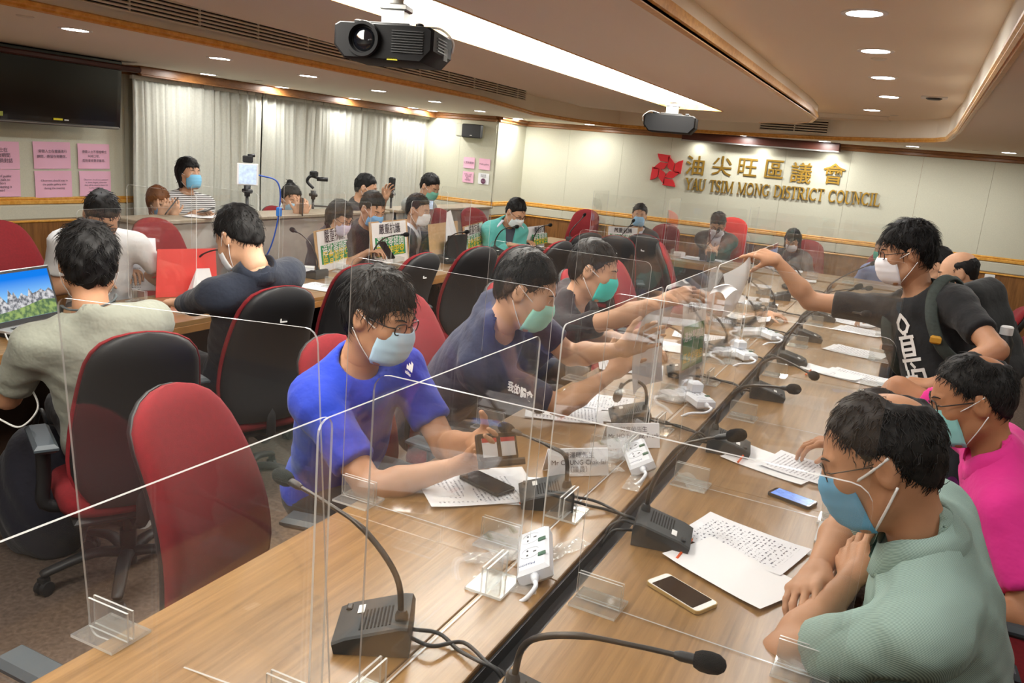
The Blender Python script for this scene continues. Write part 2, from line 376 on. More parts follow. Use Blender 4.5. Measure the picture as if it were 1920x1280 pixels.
# ---------------------------------------------------------------- downlights
def downlight(x, y, z, label, group, r=.062, power=5.0):
    t = thing('downlight', label, 'downlight', (x, y, z), 0, group)
    place('rim', cached('dl_rim', lambda: MB().lathe([(.062, -.004), (.08, -.004), (.082, .0), (.082, .004), (.062, .004)], n=24, cap=False).mesh('rim', M_white, 'auto')), t)
    place('diffuser', cached('dl_face', lambda: MB().lathe([(.0005, -.0035), (.0635, -.0035), (.0635, .003), (.0005, .003)], n=24).mesh('diffuser', M_lamp)), t)
    la = bpy.data.lights.new('downlight_lamp', 'AREA'); la.shape = 'DISK'; la.size = .12; la.energy = power; la.color = (1, .985, .95)
    o = bpy.data.objects.new('downlight_lamp', la); COL.objects.link(o); o.parent = t; o.location = (0, 0, -.008)
    return t
for px, py, what in ((1621, 24, 'nearest'), (1642, 95, 'second'), (1656, 145, 'third'), (1667, 181, 'fourth')):
    p = at_z(px, py, ZI); downlight(p.x, p.y, ZI, f'round downlight in the raised ceiling right of the island, {what} in its row', 'downlights in the raised ceiling')
p = at_z(1635, 206, ZI); downlight(p.x, p.y, ZI, 'round downlight out of line at the far end of the raised ceiling', 'downlights in the raised ceiling')
for y, nm in ((1.6, 'just ahead of'), (.2, 'right above'), (-1.0, 'behind')): downlight(-.28, y, ZI, f'added unseen downlight in the raised ceiling, {nm} the photographer', 'downlights in the raised ceiling')  # out of view, added for their light
names = ('above the television end', 'second from the television', 'third from the television', 'fourth from the television', 'fifth from the television', 'sixth from the television', 'last before the corner')
for (px, py), nm in zip(((141, 55), (412, 109), (578, 142), (710, 170), (815, 190), (900, 208), (971, 222)), names):
    p = at_z(px, py, ZS); downlight(p.x, p.y, ZS, f'round downlight of the inner left soffit row, {nm}', 'soffit downlights left', power=8)
for (px, py), nm in zip(((390, 139), (525, 163), (640, 183), (733, 199), (813, 213)), ('nearest the television', 'second', 'third', 'fourth', 'fifth and farthest')):
    p = at_z(px, py, ZS); downlight(max(p.x, XC+.35), min(p.y, YS-.3), ZS, f'round downlight of the curtain side row, {nm}', 'soffit downlights by the curtain', power=4)
for (px, py), nm in zip(((1031, 234), (1142, 240), (1399, 256), (1547, 265), (1711, 274), (1892, 286)), ('first from the corner', 'second from the corner', 'above the lettering', 'right of the lettering lamp box', 'above the right end of the lettering', 'at the right edge of the picture')):
    p = at_z(px, py, ZS); downlight(p.x, min(p.y, YB-.45), ZS, f'round downlight of the back soffit row, {nm}', 'soffit downlights back', power=6.5)
for x, y, nm in ((1.0, 8.0, 'farthest'), (1.2, 6.0, 'second farthest'), (1.2, 4.2, 'middle'), (1.2, 2.4, 'beside the pink polo man'), (1.2, .6, 'beside the photographer'), (-1.5, -1.6, 'behind the photographer'), (-4.6, 1.0, 'left of the photographer')):
    downlight(x, y, ZS, f'added unseen downlight of the right and rear soffit, {nm}', 'unseen soffit downlights added around the room')  # extra downlights outside the frame, there to light the room
p = at_z(1752, 182, ZI)
t = thing('smoke_detector', 'flat square sensor plate with dark round sensor on raised ceiling', 'sensor', (p.x, p.y, ZI))
MB().box((0, 0, -.004), (.16, .12, .008), bev=.003).build('plate', M_white, t); MB().lathe([(.04, -.018), (.05, -.012), (.05, -.008), (.001, -.008)], n=20).build('sensor', M_black, t, 'auto')
for k, (px, py, z) in enumerate(((47, 30, ZS), (1648, 110, ZI), (1677, 216, ZI), (1062, 235, ZS), (1830, 282, ZS), (485, 151, ZS))):
    p = at_z(px, py, z); t = thing('ceiling_sensor', 'tiny round ceiling sprinkler cap, '+('above the television', 'behind the second raised downlight', 'at the far raised ceiling', 'near the corner soffit', 'at the right back soffit', 'in the curtain row')[k], 'sprinkler', (p.x, min(p.y, YB-.2), z))
    MB().lathe([(.001, -.006), (.03, -.006), (.038, -.002), (.038, 0)], n=18).build('cap', M_grille, t, 'auto')
p = at_z(1600, 218, ZI); t = thing('access_panel', 'flat square access panel in the far raised ceiling', 'ceiling panel', (p.x, p.y, ZI)); MB().box((0, 0, -.003), (.6, .5, .006), bev=.002).build('panel', M_ceil2, t)
for a in ((0, .26), (0, -.26)): MB().box((a[0], a[1], -.004), (.64, .012, .008)).build('frame', M_grille, t)
# ================================================================ curtains, pelmet, television, wall things
M_curt = mat('curtain_cloth', srgb(206, 207, 196), .9, noise=(60, .05), bump=(300, .2, .002))
def curtain(y0, y1, label, folds, ph, z0=.06, z1=ZC+.0, x=XC+.13):
    t = thing('curtain', label, 'curtain', (x, y0, 0), 0, 'pleated curtains')
    rr = random.Random(int(ph*100)); n = folds*10
    offs = [rr.uniform(.6, 1.3) for _ in range(folds+2)]; jig = [rr.uniform(-.25, .25) for _ in range(folds+2)]
    def P(u, v):
        f = u*folds; k = int(min(f, folds-.001)); a = (f+jig[k]*math.sin(PI*(f-k)))*2*PI
        amp = (.028*offs[k]*(1-(f-k))+.028*offs[k+1]*(f-k))*(.55+.45*(1-v))
        return (amp*math.sin(a)+.008*math.sin(3.1*a+ph+2*v)+.006*math.sin(9*v+k), (y1-y0)*u+.008*math.cos(a), z0+(z1-z0)*v)
    m = MB().grid(P, n, 14); o = m.build('cloth', M_curt, t, True)
    so = o.modifiers.new('thick', 'SOLIDIFY'); so.thickness = .003
    MB().box((0, (y1-y0)/2, z1-.02), (.03, y1-y0, .03)).build('heading_tape', M_curt, t)
    return t
yc0, yc1 = at_x(247, 260, XC+.13).y, at_x(489, 230, XC+.13).y
curtain(yc0, yc1, 'cream pleated curtain next to the television', 13, .3)
curtain(yc1+.012, YS-.02, 'wide cream pleated curtain next to the loudspeaker wall', 22, 1.7)
t = thing('curtain_pelmet', 'brown wooden pelmet board above the curtains', 'pelmet', (XC+.13, (yc0+YS)/2, ZC))
MB().box((.1, 0, .035), (.03, YS-yc0, .075), bev=.006).build('board', M_brown, t); MB().box((0, 0, .06), (.2, YS-yc0, .02)).build('top_board', M_brown, t)
MB().box((.112, 0, .0), (.03, YS-yc0, .016), bev=.004).build('lower_lip', M_brown, t)

# television on its bracket
M_tv = mat('tv_bezel', srgb(18, 18, 20), .18, coat=.6); M_scr = mat('tv_screen', srgb(9, 9, 11), .12, spec=.6)
xt = XC+.34
c00, c10, c01 = at_x(-40, 225, xt), at_x(222, 243, xt), at_x(240, 116, xt)
ty1, tw, th = c10.y, 1.32, .74
tvm = Matrix.Translation((xt, c10.y, (c10.z+c01.z)/2)) @ Matrix.Rotation(R(4), 4, 'Y') @ Matrix.Rotation(R(2), 4, 'Z')
th = (c01.z-c10.z)
t = thing('television', 'large black flat television mounted high on the left wall', 'television', mw=tvm)
MB().box((0, -tw/2, 0), (.07, tw, th), bev=.012).build('body', M_tv, t, 'auto')
MB().box((.0355, -tw/2, .012), (.004, tw-.07, th-.095)).build('screen', M_scr, t)
MB().box((.03, -tw/2, -th/2+.012), (.03, tw-.02, .02), bev=.008).build('lower_trim', M_steel, t)
MB().box((.04, -.55, -th/2+.048), (.004, .075, .014)).build('sticker', mat('yellow_label', srgb(226, 214, 30), .5), t)
MB().box((.04, -1.02, -th/2+.058), (.004, .1, .03)).build('sticker', mat('green_label', srgb(150, 160, 60), .5), t)
MB().box((.04, -.48, -th/2+.046), (.004, .035, .008)).build('brand_mark', M_white, t)
MB().box((.039, -.16, th/2-.045), (.004, .055, .018)).build('screen_note', mat('yellow_label', (.8, .7, .05)), t)
MB().box((-.13, -tw/2, 0), (.2, .3, .3), bev=.01).build('bracket', M_black, t)
t = thing('television_shelf', 'dark wooden board above the television', 'shelf', (XC+.02, ty1+.05, 1.985))
MB().box((.24, -.8, .095), (.46, 1.7, .04), bev=.01).build('board', M_darkred, t); MB().box((.03, -.8, .05), (.06, 1.6, .06)).build('back_rail', M_darkred, t)

# pink notices
M_pink = mat('pink_paper', srgb(240, 186, 210), .8); M_wpaper = mat('white_paper', srgb(236, 237, 240), .75); M_ink = mat('black_ink', srgb(48, 40, 52), .7); M_inkred = mat('plum_ink', srgb(110, 60, 90), .7)
def notice(label, p, w, h, xdir, body, size, mt=M_pink, ink=M_ink, tilt=0, line=1.1, group=None, face=None, drop=0):
    x = V(xdir); z = V((0, 0, 1)); n = x.cross(z)
    mw = Matrix.Translation(p) @ Matrix(((x.x, 0, n.x, 0), (x.y, 0, n.y, 0), (0, 1, 0, 0), (0, 0, 0, 1))) @ Matrix.Rotation(R(tilt), 4, 'Z')
    t = thing('notice', label, 'notice', mw=mw, group=group)
    MB().grid(lambda u, v: ((u-.5)*w, (v-.5)*h, .004+.004*math.sin(u*5+v*3)+.006*(1-v)*u), 6, 6).build('sheet', mt, t, True)
    if body: txt('print', body, ink, t, Matrix.Translation((0, drop*h, .0165)), size=size, line=line)
    return t
xw = XC+.02
def pn(px, py): return at_x(px, py, xw)
sh = abs(pn(100, 266).z-pn(100, 313).z)
def wide(px0, px1, py): return abs(pn(px0, py).y-pn(px1, py).y)
g = 'pink notices under the television'
notice('upper pink notice cut off at the left edge, under the television', pn(4, 291)+V((0, -.05, 0)), .355, .20, (0, 1, 0), '旁聽人士在\n會議進行期間\n不得與議員對話', .034, tilt=1, group=g, line=1.15)
notice('lower pink notice cut off at the left edge, under the television', pn(6, 343)+V((0, -.05, 0)), .355, .20, (0, 1, 0), 'Observers of public\nshould not talk to\nCouncillors\nwhile the meeting is\nconvened', .026, tilt=0, group=g, line=1.0)
notice('upper middle pink notice with two lines of Chinese print', pn(97, 291), .31, .205, (0, 1, 0), '旁聽人士在會議進行\n期間，應留在旁聽席。', .0265, tilt=1.5, group=g, line=1.5, drop=.05)
notice('lower middle pink notice with English lines on the gallery area', pn(100, 345), .31, .205, (0, 1, 0), 'Observers should stay in\nthe public gallery area\nduring the meeting.', .0225, tilt=1, group=g, line=1.3)
notice('upper pink notice next to the curtain, with three Chinese lines', pn(175, 293), .29, .20, (0, 1, 0), '旁聽人士不得喧嘩或\n叫喊口號，\n否則會被要求離場。', .025, tilt=1, group=g, line=1.4)
notice('lower pink notice next to the curtain, with small English lines', pn(178, 344), .29, .20, (0, 1, 0), 'Observers should not comment\nor shout slogans, otherwise\nthey will be asked to leave the\nConference Room.', .0175, tilt=.5, group=g, line=1.25)
# corner notices on the speaker wall
ys = YS-.022; g = 'four notices by the loudspeaker'
def ps_(px, py): return at_y(px, py, ys)
notice('upper left pink notice under the wall loudspeaker', ps_(880, 305), .165, .14, (1, 0, 0), '公眾旁聽席', .03, group=g, tilt=0)
notice('pink notice reading Public gallery under the wall loudspeaker', ps_(909, 308), .165, .14, (1, 0, 0), 'Public gallery', .026, group=g, tilt=-1)
notice('lower left pink notice under the wall loudspeaker', ps_(878, 332), .165, .14, (1, 0, 0), '旁聽人士請\n保持安靜\n關上\n手提電話', .022, group=g, ink=M_inkred, line=1.1)
nt_ = notice('white notice with a round purple emblem by the loudspeaker', ps_(907, 335), .16, .14, (1, 0, 0), '請勿飲食\n多謝合作', .02, M_wpaper, group=g, tilt=0, drop=.25)
MB().lathe([(.018, .013), (.034, .013), (.034, .0145), (.018, .0145)], n=24, cap=False).build('emblem', M_inkred, nt_, False, (0, -.03, 0)); MB().box((0, -.03, .0135), (.022, .05, .001)).build('emblem', M_inkred, nt_)
# wall loudspeaker
M_cream = mat('cream_plastic', srgb(206, 208, 190), .5)
p = ps_(893, 246); t = thing('loudspeaker', 'cream wall loudspeaker with black front box by the corner', 'loudspeaker', p+V((0, -.1, 0)))
MB().box((-.05, .03, 0), (.34, .15, .17), Matrix.Rotation(R(0), 3, 'Z'), bev=.015).build('cabinet', M_cream, t, 'auto'); MB().box((.03, -.06, -.005), (.27, .06, .17), bev=.01).build('front_grille', M_black, t, 'auto')
MB().box((.03, -.092, -.06), (.03, .004, .008)).build('brand_mark', M_white, t); MB().box((0, .09, 0), (.1, .05, .06)).build('bracket', M_black, t)
# wall socket
p = at_y(1855, 521, YB-.02); t = thing('wall_socket', 'small white wall socket plate with a red light', 'socket', p); MB().box((0, -.006, 0), (.1, .012, .08), bev=.004).build('plate', M_white, t); MB().ball((0, -.013, 0), .008, m=0).build('pilot_light', mat('red_light', (.5, .03, .02), .4), t)
# projection-screen lamp box over the lettering
pa, pb = at_y(1282, 263, YB-.12), at_y(1573, 290, YB-.12)
t = thing('lettering_lamp_box', 'dark red wooden lamp box above the gold lettering', 'lamp box', ((pa.x+pb.x)/2, YB-.07, 0)); lw = pb.x-pa.x
MB().box((0, -.06, pa.z+.055), (lw, .2, .1), bev=.006).build('box', M_darkred, t); MB().box((0, -.155, pa.z-.0), (lw+.01, .014, .016)).build('lower_lip', M_steel, t)
for px in (1307, 1428, 1562):
    q = at_y(px, 270, YB-.2); MB().lathe([(.001, 0), (.035, 0), (.04, .006)], n=16).build('lamp', M_lamp, t, False, (q.x-t.location.x, -.06, pa.z+.003))
    la = bpy.data.lights.new('wall_washer', 'AREA'); la.size = .08; la.energy = .5; la.color = (1, .95, .85); o = bpy.data.objects.new('wall_washer', la); COL.objects.link(o); o.parent = t; o.location = (q.x-t.location.x, -.06, pa.z-.012)

# ---------------------------------------------------------------- lettering on the back wall
M_gold = mat('gold_metal', srgb(198, 160, 72), .32, .85); M_emb = mat('emblem_red', srgb(214, 40, 48), .4)
yl = YB-.022
def wl(px, py): return at_y(px, py, yl)
# emblem: eight wings pinwheeled round an open disc
ec = wl(1250, 319); es = abs(wl(1250, 289).z-wl(1250, 350).z)
t = thing('wall_emblem', 'red pinwheel emblem on the back wall left of the lettering', 'emblem', ec)
wing = [[(-.7, .98), (.14, .93), (.06, .50), (-.46, .53), (-.60, .72)], [(-.46, .47), (.05, .44), (-.08, .19), (-.2, .04), (-.88, .04), (-.70, .25)]]
for k in range(4):
    a = -k*PI/2; c, s = math.cos(a), math.sin(a)
    for w_ in wing:
        poly = []
        for x, y in w_:
            x2 = x*.5; y2 = y*.5; poly.append(((x2*c-y2*s)*es, (x2*s+y2*c)*es))
        mb = MB(); n = len(poly); mb.add([(x, 0, y) for x, y in poly]+[(x, -.02, y) for x, y in poly], [tuple(range(n))[::-1], tuple(range(n, 2*n))]+[(i, (i+1) % n, n+(i+1) % n, n+i) for i in range(n)])
        mb.build('wing', M_emb, t)
# chinese characters
lx = Matrix(((1, 0, 0, 0), (0, 0, -1, 0), (0, 1, 0, 0), (0, 0, 0, 1)))
hz = abs(wl(1300, 295).z-wl(1300, 332).z)
for ch, nm, px, py in zip('油尖旺區議會', ('first', 'second', 'third', 'fourth', 'fifth', 'last'), (1304, 1354, 1401, 1451, 1502, 1563), (313, 314, 316, 320, 327, 329)):
    p = wl(px, py); tag(txt('wall_character', ch, M_gold, None, Matrix.Translation(p) @ lx, size=hz*1.05, bold=.0022, extrude=.012), f'gold Chinese character on the back wall, {nm} of six', 'lettering', 'gold Chinese characters on the wall')

# roman capitals with serifs, drawn as thick and thin strokes
def stroke(pts, w):
    return ('s', pts, w)
T_, t_ = .155, .07
def arc(cx, cy, rx, ry, a0, a1, n=14): return [(cx+rx*math.cos(R(a0+(a1-a0)*i/n)), cy+ry*math.sin(R(a0+(a1-a0)*i/n))) for i in range(n+1)]
def sf(x, y, w=.32): return stroke([(x-w/2, y), (x+w/2, y)], .055)
GL = {
 'Y': (.78, [stroke([(.08, .97), (.41, .47)], T_), stroke([(.72, .97), (.41, .47)], t_), stroke([(.41, .5), (.41, .03)], T_), sf(.1, .97), sf(.72, .97, .26), sf(.41, .03)]),
 'A': (.80, [stroke([(.1, .03), (.4, 1.0)], t_), stroke([(.68, .03), (.38, 1.0)], T_), stroke([(.2, .33), (.58, .33)], .06), sf(.1, .03, .26), sf(.69, .03)]),
 'U': (.80, [stroke([(.14, .97), (.14, .32), *arc(.41, .3, .27, .27, 180, 270, 7)], T_), stroke([*arc(.41, .3, .25, .27, 270, 360, 7), (.66, .97)], t_), sf(.14, .97), sf(.66, .97, .26)]),
 'T': (.72, [stroke([(.36, .97), (.36, .03)], T_), stroke([(.06, .96), (.66, .96)], .075), stroke([(.06, .98), (.06, .78)], .055), stroke([(.66, .98), (.66, .78)], .055), sf(.36, .03)]),
 'S': (.58, [('v', [*arc(.29, .74, .2, .22, 20, 250, 14), *arc(.29, .26, .21, .23, 70, -160, 14)], (.055, .155, .055)), stroke([(.49, .98), (.49, .76)], .05), stroke([(.08, .02), (.08, .24)], .05)]),
 'I': (.40, [stroke([(.2, .97), (.2, .03)], T_), sf(.2, .97), sf(.2, .03)]),
 'M': (1.0, [stroke([(.14, .97), (.14, .03)], t_), stroke([(.16, .97), (.5, .1)], T_), stroke([(.84, .97), (.5, .1)], t_), stroke([(.85, .97), (.85, .03)], T_), sf(.12, .97, .22), sf(.14, .03, .26), sf(.87, .97, .24), sf(.85, .03)]),
 'O': (.86, [('v', arc(.43, .5, .33, .44, 0, 360, 28), (.07, .165, .07, .165, .07))]),
 'N': (.86, [stroke([(.16, .97), (.16, .03)], t_), stroke([(.16, .97), (.7, .05)], T_), stroke([(.7, .97), (.7, .03)], t_), sf(.12, .97, .24), sf(.16, .03, .26), sf(.7, .97, .26)]),
 'G': (.86, [('v', arc(.45, .5, .34, .44, 45, 320, 22), (.06, .165, .165, .06)), stroke([(.69, .44), (.69, .1)], T_*.85), sf(.68, .44, .3), stroke([(.71, .98), (.71, .72)], .05)]),
 'D': (.84, [stroke([(.16, .97), (.16, .03)], T_), ('v', [(.16, .95), *arc(.36, .5, .36, .45, 90, -90, 16), (.16, .05)], (.065, .165, .065)), sf(.12, .97, .22), sf(.12, .03, .22)]),
 'R': (.82, [stroke([(.16, .97), (.16, .03)], T_), ('v', [(.16, .95), *arc(.36, .73, .25, .22, 90, -90, 12), (.16, .51)], (.06, .155, .06)), stroke([(.36, .52), (.7, .03)], T_*.9), sf(.12, .97, .22), sf(.16, .03), sf(.74, .03, .18)]),
 'C': (.80, [('v', arc(.44, .5, .34, .44, 45, 315, 22), (.06, .165, .165, .06)), stroke([(.7, .98), (.7, .72)], .05), stroke([(.7, .02), (.7, .24)], .05)]),
 'L': (.68, [stroke([(.16, .97), (.16, .03)], T_), stroke([(.1, .035), (.6, .035)], .07), stroke([(.61, .0), (.61, .26)], .055), sf(.16, .97)]),
}
def glyph_mesh(ch, h, d=.018):
    mb = MB()
    for kind, pts, w in GL[ch][1]:
        n = len(pts); L, Rr = [], []
        for i in range(n):
            a, b = pts[max(i-1, 0)], pts[min(i+1, n-1)]; dx, dy = b[0]-a[0], b[1]-a[1]; q = math.hypot(dx, dy) or 1
            if kind == 'v':
                f = i/(n-1)*(len(w)-1); k = min(int(f), len(w)-2); ww = w[k]+(w[k+1]-w[k])*(f-k)
            else: ww = w
            nx, ny = -dy/q*ww/2, dx/q*ww/2; L.append((pts[i][0]+nx, pts[i][1]+ny)); Rr.append((pts[i][0]-nx, pts[i][1]-ny))
        vs = [(x*h, 0, y*h) for x, y in L]+[(x*h, 0, y*h) for x, y in Rr]+[(x*h, -d, y*h) for x, y in L]+[(x*h, -d, y*h) for x, y in Rr]
        fs = []
        for i in range(n-1): fs += [(2*n+i, 3*n+i, 3*n+i+1, 2*n+i+1), (i, i+1, 2*n+i+1, 2*n+i), (n+i, 3*n+i, 3*n+i+1, n+i+1)]
        fs += [(0, 2*n, 3*n, n), (n-1, 2*n-1, 4*n-1, 3*n-1)]
        mb.add(vs, fs)
    return mb.mesh('wall_letter', M_gold)
line = 'YAU TSIM MONG DISTRICT COUNCIL'
p0, p1 = wl(1284, 355), wl(1649, 387); gh = abs(wl(1300, 335).z-wl(1300, 358).z)*.98
tot = sum(.42 if c == ' ' else GL[c][0] for c in line); sx = (p1.x-p0.x)/(tot*gh); x = p0.x; words_ = line.split(); wi = 0; li = 0
ordn = ('first', 'second', 'third', 'fourth', 'fifth', 'sixth', 'seventh', 'eighth')
for c in line:
    if c == ' ': x += .42*gh*sx; wi += 1; li = 0; continue
    me = cached(('glyph', c), lambda: glyph_mesh(c, gh)); zz = p0.z+(p1.z-p0.z)*(x-p0.x)/(p1.x-p0.x)
    o = place('wall_letter', me, None, Matrix.Translation((x, yl, zz)) @ Matrix.Diagonal((sx, 1, 1, 1)))
    tag(o, f'gold serif capital {c}, {ordn[li]} letter of the word {words_[wi]} on the wall', 'lettering', 'gold roman capitals on the wall')
    x += GL[c][0]*gh*sx; li += 1
# ================================================================ tables
M_table = wood('table_wood', srgb(117, 85, 47)[:3], srgb(156, 119, 74)[:3], (14, .55, 6), 4.5, .3, .25, .3)
M_table2 = wood('table_wood_cross', srgb(120, 88, 49)[:3], srgb(158, 122, 77)[:3], (.55, 14, 6), 4.5, .3, .25, .3)
M_edge = mat('table_edge', srgb(140, 98, 52), .4, noise=(20, .15, (1, 1, 1)))
M_skirt = mat('table_skirt', srgb(52, 34, 22), .6)
ZT = .75
def table(name, label, x0, x1, y0, y1, long='y', splits=(), skirt=None, strip=None, group=None):
    """a long council table: top boards, edge bands, modesty skirt, legs"""
    t = thing(name, label, 'table', ((x0+x1)/2, (y0+y1)/2, 0), 0, group); cx, cy = (x0+x1)/2, (y0+y1)/2
    mt = M_table if long == 'y' else M_table2
    ys_ = [y0]+list(splits)+[y1] if long == 'y' else [x0]+list(splits)+[x1]
    for a, b in zip(ys_, ys_[1:]):
        cells = [(x0, x1)] if strip is None else [(x0, strip), (strip, x1)]
        for c0, c1 in cells:
            if long == 'y': MB().box(((c0+c1)/2-cx, (a+b)/2-cy, ZT-.0125), (c1-c0-.0025, b-a-.002, .025), bev=.0018).build('top_board', mt, t)
            else: MB().box(((a+b)/2-cx, 0, ZT-.0125), (b-a-.002, y1-y0, .025), bev=.0018).build('top_board', mt, t)
    for s in (-1, 1):
        if long == 'y': MB().box((s*(x1-x0)/2-s*.012, 0, ZT-.045), (.024, y1-y0, .04), bev=.003).build('edge_band', M_edge, t)
        else: MB().box((0, s*(y1-y0)/2-s*.012, ZT-.045), (x1-x0, .024, .04), bev=.003).build('edge_band', M_edge, t)
    if long == 'y':
        MB().box(((skirt or 0), 0, .38), (.02, y1-y0-.1, .64)).build('modesty_panel', M_skirt, t)
        k = max(2, int((y1-y0)/1.6)+1)
        for i in range(k): MB().box((0, (y0+.1+(y1-y0-.2)*i/(k-1))-cy, .35), (x1-x0-.16, .03, .7)).build('leg', M_skirt, t)
    else:
        MB().box((0, (skirt or 0), .38), (x1-x0-.1, .02, .64)).build('modesty_panel', M_skirt, t)
        k = max(2, int((x1-x0)/1.6)+1)
        for i in range(k): MB().box(((x0+.1+(x1-x0-.2)*i/(k-1))-cx, 0, .35), (.03, y1-y0-.16, .7)).build('leg', M_skirt, t)
    return t
XA0, XA1, XB0, XB1 = -1.235, -.60, -.548, -.022      # central double table: left top, cable gap, right top
table('council_table', 'left half of the long central wooden table, left of the cable gap', XA0, XA1, .05, 8.42, splits=(1.66, 3.3, 4.95, 6.5), skirt=.22, strip=-.728)
table('council_table', 'right half of the long central wooden table, right of the cable gap', XB0, XB1, .05, 8.42, splits=(2.5, 4.2, 6.0), skirt=-.15)
table('council_table', 'outer left row table carrying the laptop and the placards', -3.78, -3.17, .9, 8.0, splits=(2.6, 4.3, 6.1), skirt=-.15)
table('head_table', 'head table across the far end in front of the lettering', -3.9, .9, 8.55, 9.2, 'x', splits=(-2.6, -1.2, .0), skirt=.15)
# dark cable trunking showing in the gap
t = thing('cable_trunking', 'black cable trunking strip in the gap between the central tables', 'cable trunking', ((XA1+XB0)/2, 4.25, 0)); MB().box((0, 0, .7), (.046, 8.3, .02)).build('channel', M_black, t)
for s in (-1, 1): MB().box((s*.022, 0, .72), (.006, 8.3, .04)).build('side_lip', M_black, t)
for k in range(3): MB().box((0, -2.6+k*2.6, .35), (.03, .06, .7)).build('post', M_black, t)
# public gallery counter
M_counter = mat('counter_laminate', srgb(176, 168, 158), .6, noise=(14, .08)); M_ctop = mat('counter_top', srgb(150, 138, 118), .5, noise=(60, .15))
def counter(label, y0, y1, x=-4.75, z=1.03):
    t = thing('gallery_counter', label, 'counter', (x, y0, 0), 0, 'public gallery counters'); L = y1-y0
    MB().box((-.02, L/2, (z-.03)/2), (.04, L, z-.03)).build('front_panel', M_counter, t); MB().box((-.14, L/2, z-.015), (.34, L+.04, .03), bev=.006).build('counter_top', M_ctop, t)
    for s in (0, 1): MB().box((-.16, L*s+(.02 if s == 0 else -.02), (z-.03)/2), (.3, .04, z-.03)).build('end_panel', M_counter, t)
    MB().box((.003, L/2, .06), (.01, L, .12)).build('kick_board', M_darkred, t)
    return t
counter('grey gallery counter in front of the curtain, near the television', 4.02, 6.95)
counter('grey gallery counter at the far left corner', 7.15, 9.2)
# wooden reading ledge under the television
t = thing('wall_ledge', 'low wooden ledge cabinet under the pink notices', 'cabinet', (XC+.02, 2.2, 0)); MB().box((.2, 0, .44), (.4, 2.6, .88), bev=.004).build('body', M_wains, t); MB().box((.21, 0, .895), (.44, 2.64, .03), bev=.006).build('top_board', M_oak, t)
for k in range(4): MB().box((.405, -.975+k*.65, .46), (.012, .62, .78), bev=.004).build('door', M_wains, t)
# ================================================================ people: one continuous body surface grown round a posed skeleton
def vlen(a): return np.sqrt((a*a).sum(-1))
def rc(p, a, b, ra, rb):
    a = np.asarray(a, np.float32); ba = np.asarray(b, np.float32)-a; pa = p-a
    h = np.clip((pa@ba)/max(float(ba@ba), 1e-9), 0, 1)[:, None]
    return vlen(pa-h*ba)-(ra+(rb-ra)*h[:, 0])
def el(p, c, r, M=None):
    q = p-np.asarray(c, np.float32)
    if M is not None: q = q@np.asarray(M, np.float32)
    r = np.asarray(r, np.float32); k0 = vlen(q/r); k1 = vlen(q/(r*r))+1e-6
    return k0*(k0-1)/k1
def smin(a, b, k):
    h = np.maximum(k-np.abs(a-b), 0)/k; return np.minimum(a, b)-h*h*k*.25
def smax(a, b, k): return -smin(-a, -b, k)
def fold(ds, k):
    d = ds[0]
    for e in ds[1:]: d = smin(d, e, k)
    return d
EDGES = [(a, b) for a in range(8) for b in range(a+1, 8) if bin(a ^ b).count('1') == 1]
CORN = np.array([[i & 1, i >> 1 & 1, i >> 2 & 1] for i in range(8)])
